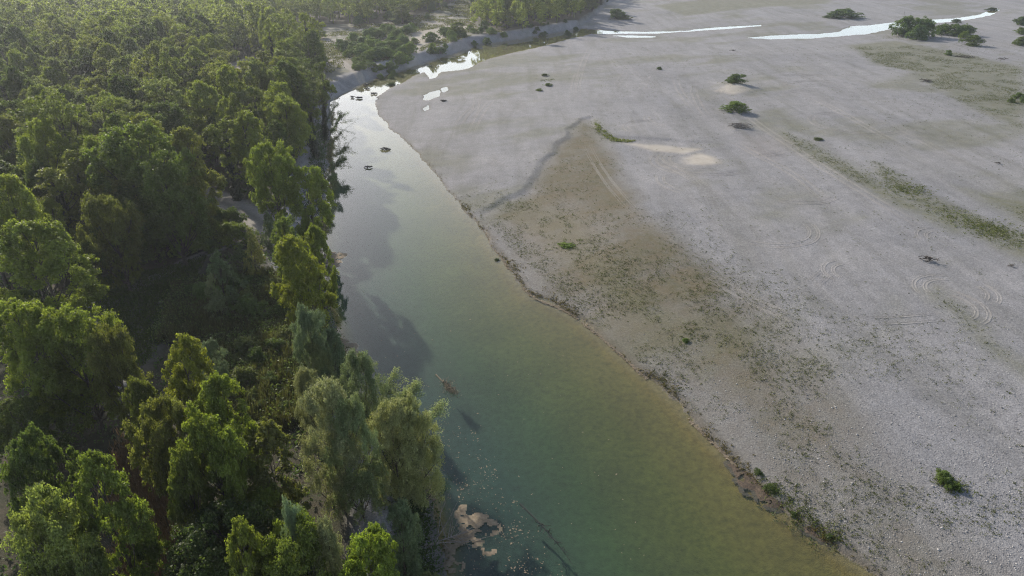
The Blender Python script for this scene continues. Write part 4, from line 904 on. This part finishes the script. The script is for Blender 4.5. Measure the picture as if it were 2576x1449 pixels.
def branchy(name, base, tip, rad, nb, mat, label, cat, seed=0, droop=0, leaves=0, tint=(1, 1, 1), lmat='willow', spread=.35, leafname='foliage'):
    """a bough from base to tip with side branches; leaves as a part"""
    rs = np.random.RandomState(seed); a = np.array(base, float); b = np.array(tip, float); L = np.linalg.norm(b - a)
    m = (a + b) / 2 + rs.normal(size=3) * L * .05 + [0, 0, droop]; us = np.linspace(0, 1, 9)
    path = np.array([(1 - u) ** 2 * a + 2 * u * (1 - u) * m + u * u * b for u in us]); parts = [tube(path - a, rad * (1 - us * .85), 6)]; ends = []
    for i in range(nb):
        k = rs.uniform(.3, .95); p = np.array([np.interp(k, us, path[:, j]) for j in range(3)]); d = (b - a) / L * .8 + rs.normal(size=3) * [.6, .6, .5]
        e = p + d * L * spread * (1.15 - k) ; e[2] = max(e[2], .05); parts.append(tube(np.array([p, (p + e) / 2 + rs.normal(size=3) * L * .02, e]) - a, [rad * (1 - k) * .6 + .012, rad * .3 * (1 - k) + .01, .008], 5)); ends.append((p, e))
    V, F, _ = join(parts); me = mesh_np('bough', V, F, M[mat], None, True)
    if not leaves:
        o = link(name, me, loc=a); tag(o, label, cat); return o
    e0 = link(name, None, loc=a); tag(e0, label, cat); link('bough', me, e0)
    k = rs.randint(len(ends), size=leaves); u = rs.uniform(.2, 1.05, leaves)[:, None]; A = np.array([q[0] for q in ends])[k]; B = np.array([q[1] for q in ends])[k]
    c = A * (1 - u) + B * u; mk = rs.uniform(size=leaves) < .4; um = rs.uniform(.35, 1, leaves); pm = np.stack([np.interp(um, us, path[:, j]) for j in range(3)], 1); c = np.where(mk[:, None], pm, c)
    c = c + rs.normal(size=(leaves, 3)) * .22 - a
    V, F, rn = quads(c, rs.normal(size=(leaves, 3)) + [0, 0, .4], rs.uniform(.12, .28, leaves), .45, rs, rs.uniform(0.2, 1, leaves)); f = link(leafname, mesh_np(leafname, V, F, M[lmat], {'rnd': rn}), e0); f.color = (*tint, 1)
    return e0
def p3(px, py, z): q = at(px, py, z); return (float(q[0]), float(q[1]), z)
branchy('leaning_bough', p3(925, 1075, 2.2), p3(1052, 965, 5.0), .18, 18, 'bark', 'long silver leafed bough leaning out over the river from the willows', 'bough', 1, .3, 5200, (1.5, 1.55, 1.4))
branchy('leaning_bough', p3(925, 1065, 2.4), p3(998, 928, 5.4), .12, 12, 'bark', 'shorter leafy bough pointing upstream beside the long leaning bough', 'bough', 2, .3, 3200, (1.5, 1.55, 1.4))
branchy('leaning_bough', p3(1010, 1130, 4.5), p3(1108, 1020, 5.4), .10, 12, 'bark', 'thin leafy bough sticking out of the top of the big riverside willow', 'bough', 3, .2, 2600, (1.5, 1.55, 1.4))
for i, (bx, by, tx, ty, h, lab) in enumerate(((812, 372, 858, 288, 4.5, 'sparse dark tree leaning over the white water, upper one'), (815, 452, 868, 400, 3.2, 'sparse twiggy shrub leaning over the white water, lower one'), (812, 335, 850, 262, 4, 'thin twigs over the white water at the river bend'), (812, 470, 845, 440, 1.6, 'lowest twiggy bough touching the white water'))):
    branchy('overhanging_shrub', p3(bx, by, 1.2), p3(tx, ty, h), .13, 16, 'bark', lab, 'shrub', 20 + i, .8, 4200 if i < 2 else 2200, (.8, .9, .8), 'shrub')
branchy('sunken_tree', p3(1308, 1268, -.3), p3(1440, 1420, -.15), .13, 26, 'wetwood', 'long dark sunken tree lying under the water near the bottom', 'sunken tree', 7, 0, spread=.14)
branchy('fallen_tree', p3(1010, 1395, 1.8), p3(1195, 1330, .15), .12, 22, 'drift', 'bare fallen tree reaching from the bank into the dark water', 'fallen tree', 8, .4, spread=.5)
branchy('floating_branch', p3(1096, 942, .1), p3(1147, 988, .12), .11, 16, 'foam', 'pale dead branch floating in the middle of the river', 'branch', 9, 0, 620, (1.5, 1.5, 1.6), 'foam', leafname='leaves')
def heap(name, px, py, n, L, mat, label, seed, z=.9, flat=.3, rad=.05):
    rs = np.random.RandomState(seed); c = at(px, py, z); zz = hz(float(c[0]), float(c[1])); zz = max(zz, 0)
    parts = []
    for i in range(n):
        a = rs.uniform(0, 6.28); l = L * rs.uniform(.3, 1); o = rs.normal(size=3) * [L * .35, L * .25, .05] + [0, 0, .15 + rs.uniform(0, flat)]; d = np.array([math.cos(a), math.sin(a) * .6, rs.uniform(-.1, .35)]) * l * .5
        parts.append(tube([o - d, o + rs.normal(size=3) * .08 * l, o + d], [rad, rad * .8, rad * .2], 5))
    V, F, _ = join(parts); o = link(name, mesh_np(name, V, F, M[mat], None, True), loc=(float(c[0]), float(c[1]), zz)); tag(o, label, 'driftwood' if mat != 'rock' else 'debris'); return o
heap('driftwood_heap', 1860, 322, 60, 3.4, 'drift', 'heap of grey driftwood on the gravel below the two mound bushes', 1, flat=.7, rad=.09)
heap('driftwood_heap', 2334, 657, 34, 1.5, 'bark', 'small dark driftwood heap alone on the right gravel', 2, flat=.5, rad=.06)
heap('driftwood_heap', 2330, 206, 30, 3, 'bark', 'dark driftwood near the upper right weeds', 3, flat=.4, rad=.08)
heap('driftwood_heap', 2425, 143, 30, 4, 'bark', 'flat dark driftwood below the olive bush', 4, flat=.3, rad=.1)
heap('driftwood_heap', 2520, 148, 16, 2.5, 'bark', 'small dark driftwood near the upper right edge', 5, flat=.3, rad=.08)
heap('driftwood_heap', 1845, 127, 10, 1.8, 'bark', 'tiny dark wood scrap on the far open gravel', 6, flat=.2, rad=.08)
heap('driftwood_heap', 2508, 410, 8, .9, 'bark', 'tiny dark wood scrap on the right gravel', 7, flat=.2, rad=.08)
heap('driftwood_heap', 2543, 674, 8, .7, 'bark', 'tiny dark wood scrap near the right frame edge', 8, flat=.15, rad=.06)
for i, (px, py, L, lab) in enumerate(((921, 214, 1.5, 'dark debris clump in the upper river, farthest upstream'), (924, 224, 1.6, 'dark debris clump in the upper river below the farthest one'), (903, 248, 1.4, 'dark debris clump in the upper river nearest the left bank'), (940, 237, 1.5, 'dark debris clump in the upper river nearest the gravel bar'),
                                (887, 246, .7, 'tiny dark debris scrap left in the upper river'), (967, 377, 1.6, 'dark ragged debris on the pale water in mid river'), (926, 422, 1.0, 'compact dark debris below the ragged one in mid river'), (1117, 256, 1.1, 'dark debris on gravel right of the puddles'))):
    heap('river_debris', px, py, 26, L, 'rock', lab, 30 + i, z=.05, flat=.3, rad=.1)
# bare snag
def snag():
    e = branchy('bare_snag', p3(792, 230, 3.0), (lambda q: (q[0], q[1], 20.))(p3(792, 230, 3.0)), .18, 26, 'bark', 'leafless grey snag rising above the ivied trees at the bend', 'dead tree', 33, 0, spread=.22)
snag()

# ------------------------------------------------------------------ tyre tracks: real ruts and small berms pressed into the gravel
M_track = M['ground']
def track(pts, wheel=1.7, width=.24, ridge=.045, z=.9, lanes=2):
    P = smooth_poly(at(*np.array(pts, float).T, z), 14); T_ = np.gradient(P, axis=0); T_ /= np.linalg.norm(T_, axis=1, keepdims=True) + 1e-9; N = np.stack([-T_[:, 1], T_[:, 0]], 1)
    out = []
    for ln in range(lanes):
        off = (ln - (lanes - 1) / 2) * wheel
        prof = np.array([-1.5, -1.0, -.55, 0, .55, 1.0, 1.5]) * width; hh = np.array([-.02, ridge, -.01, .006, -.01, ridge, -.02])
        rows = P[:, None] + N[:, None] * (off + prof)[None, :, None]; X = rows[..., 0].ravel(); Y = rows[..., 1].ravel(); Z = height(X, Y)[0].reshape(len(P), 7) + hh[None] + .012
        fade = np.minimum(1, np.minimum(np.arange(len(P)), np.arange(len(P))[::-1]) / 24.)[:, None]; Z = Z - (1 - fade) * .12
        V = np.stack([X, Y, Z.ravel()], 1); F = (np.arange(len(P) - 1)[:, None] * 7 + np.arange(6)[None]).ravel(); out.append((V, np.stack([F, F + 1, F + 8, F + 7], 1)))
    return out
def ring(cx, cy, rx_m, a0, a1, z=.9, n=14, sq=1.0):
    c = at(cx, cy, z); A = np.radians(np.linspace(a0, a1, n)); return np.stack([c[0] + rx_m * np.cos(A), c[1] + sq * rx_m * np.sin(A)], 1)
def proj2(P, z=.9):
    return [proj(x, y, z)[:2] for x, y in P]
def TR(pp, **k): TRK.extend(track(pp, **k))
TRK = []
for (cx, cy, r, a0, a1, ln) in ((1760, 404, 10.5, 110, 330, 3), (1760, 402, 7.5, 120, 300, 2), (1925, 572, 8.2, 215, 385, 3), (2148, 308, 11, 60, 345, 2), (2400, 735, 4.6, 60, 200, 2), (2370, 770, 5, -80, 60, 3), (2405, 730, 4.8, 300, 385, 2), (1775, 455, 9.5, 150, 235, 2),
                                (2155, 690, 4.2, 90, 220, 2), (2375, 600, 3.6, 70, 200, 2), (1985, 470, 9, 230, 330, 2), (2070, 220, 11, 60, 170, 2), (2090, 250, 14, 100, 150, 2), (1640, 320, 7, 60, 230, 2), (1900, 370, 6, 250, 345, 2), (1700, 300, 8, 140, 250, 2), (2045, 205, 12, 20, 140, 2)):
    TR(proj2(ring(cx, cy, r, a0, a1)), lanes=2, wheel=1.5)
for pts in ([(1452, 292), (1450, 240), (1455, 200), (1470, 150), (1490, 110), (1500, 92)], [(1440, 292), (1440, 250), (1446, 205), (1462, 160), (1480, 120)], [(1145, 380), (1150, 320), (1170, 285), (1220, 240), (1245, 210)], [(1160, 380), (1175, 300), (1195, 270), (1200, 230), (1192, 205)],
            [(1060, 310), (1045, 270), (1050, 235)], [(1000, 300), (990, 260), (990, 225)], [(1620, 350), (1640, 385), (1700, 425), (1770, 470), (1900, 560)], [(1790, 320), (1830, 345), (1900, 385), (2000, 440), (2100, 520), (2250, 640)], [(1770, 150), (1745, 200), (1755, 260), (1800, 310), (1850, 350)],
            [(1720, 120), (1700, 180), (1710, 230), (1760, 290), (1810, 330)], [(1460, 310), (1480, 370), (1520, 440), (1600, 540), (1700, 640)], [(1390, 440), (1430, 500), (1490, 570)], [(2050, 800), (2150, 806), (2280, 805), (2380, 795), (2430, 760)], [(2000, 760), (2040, 720), (2090, 680), (2110, 670)],
            [(1290, 300), (1380, 390), (1440, 450)], [(2060, 250), (2200, 300), (2400, 400), (2575, 480)], [(2080, 250), (2240, 310), (2420, 405), (2575, 470)], [(1640, 120), (1650, 180), (1700, 260)]):
    TR(pts, lanes=2, ridge=.055)
for pts in ([(1500, 95), (1560, 150), (1640, 230), (1700, 330)], [(1730, 110), (1790, 200), (1880, 290), (2010, 380), (2150, 470), (2400, 620), (2575, 720)], [(1690, 110), (1640, 170), (1600, 260), (1560, 330)], [(1300, 150), (1260, 220), (1210, 280), (1180, 350), (1170, 430)],
            [(1400, 200), (1330, 250), (1230, 330), (1190, 400)], [(1920, 150), (2000, 220), (2150, 300), (2330, 400), (2500, 500)], [(1100, 300), (1180, 370), (1290, 430), (1400, 470)], [(1650, 600), (1760, 680), (1900, 760), (2100, 850), (2330, 960)], [(1480, 300), (1530, 240), (1580, 170), (1600, 120)],
            [(2250, 130), (2330, 170), (2420, 230), (2575, 300)], [(1800, 130), (1830, 190), (1790, 260), (1730, 330)]):
    TR(pts, lanes=2, ridge=.045)
V, F, _ = join(TRK); n_ = len(V)
_, m1, m2, m3 = masks(V[:, 0], V[:, 1]); m1[:, 2] = np.maximum(m1[:, 2], .24); tag(link('tyre_tracks', mesh_np('tyre_tracks', V, F, M['ground'], {'m1': m1 * .75, 'm2': m2, 'm3': m3}, True)), kind='structure')

# ------------------------------------------------------------------ haze
hzm = bpy.data.materials.new('haze_air'); hzm.use_nodes = True; t = hzm.node_tree; t.nodes.remove(t.nodes['Principled BSDF'])
pv = t.nodes.new('ShaderNodeVolumePrincipled'); pv.inputs['Color'].default_value = (.86, .91, 1, 1); pv.inputs['Density'].default_value = .00016; pv.inputs['Anisotropy'].default_value = .5
t.links.new(pv.outputs[0], t.nodes['Material Output'].inputs['Volume'])
x0, x1, y0, y1, z0, z1 = -1800, 1800, -60, 1560, -4.5, 51.5
V = np.array([(x, y, z) for x in (x0, x1) for y in (y0, y1) for z in (z0, z1)], float); F = np.array([(0, 1, 3, 2), (4, 6, 7, 5), (0, 4, 5, 1), (2, 3, 7, 6), (0, 2, 6, 4), (1, 5, 7, 3)])
tag(link('haze', mesh_np('haze', V, F, hzm)), kind='stuff')
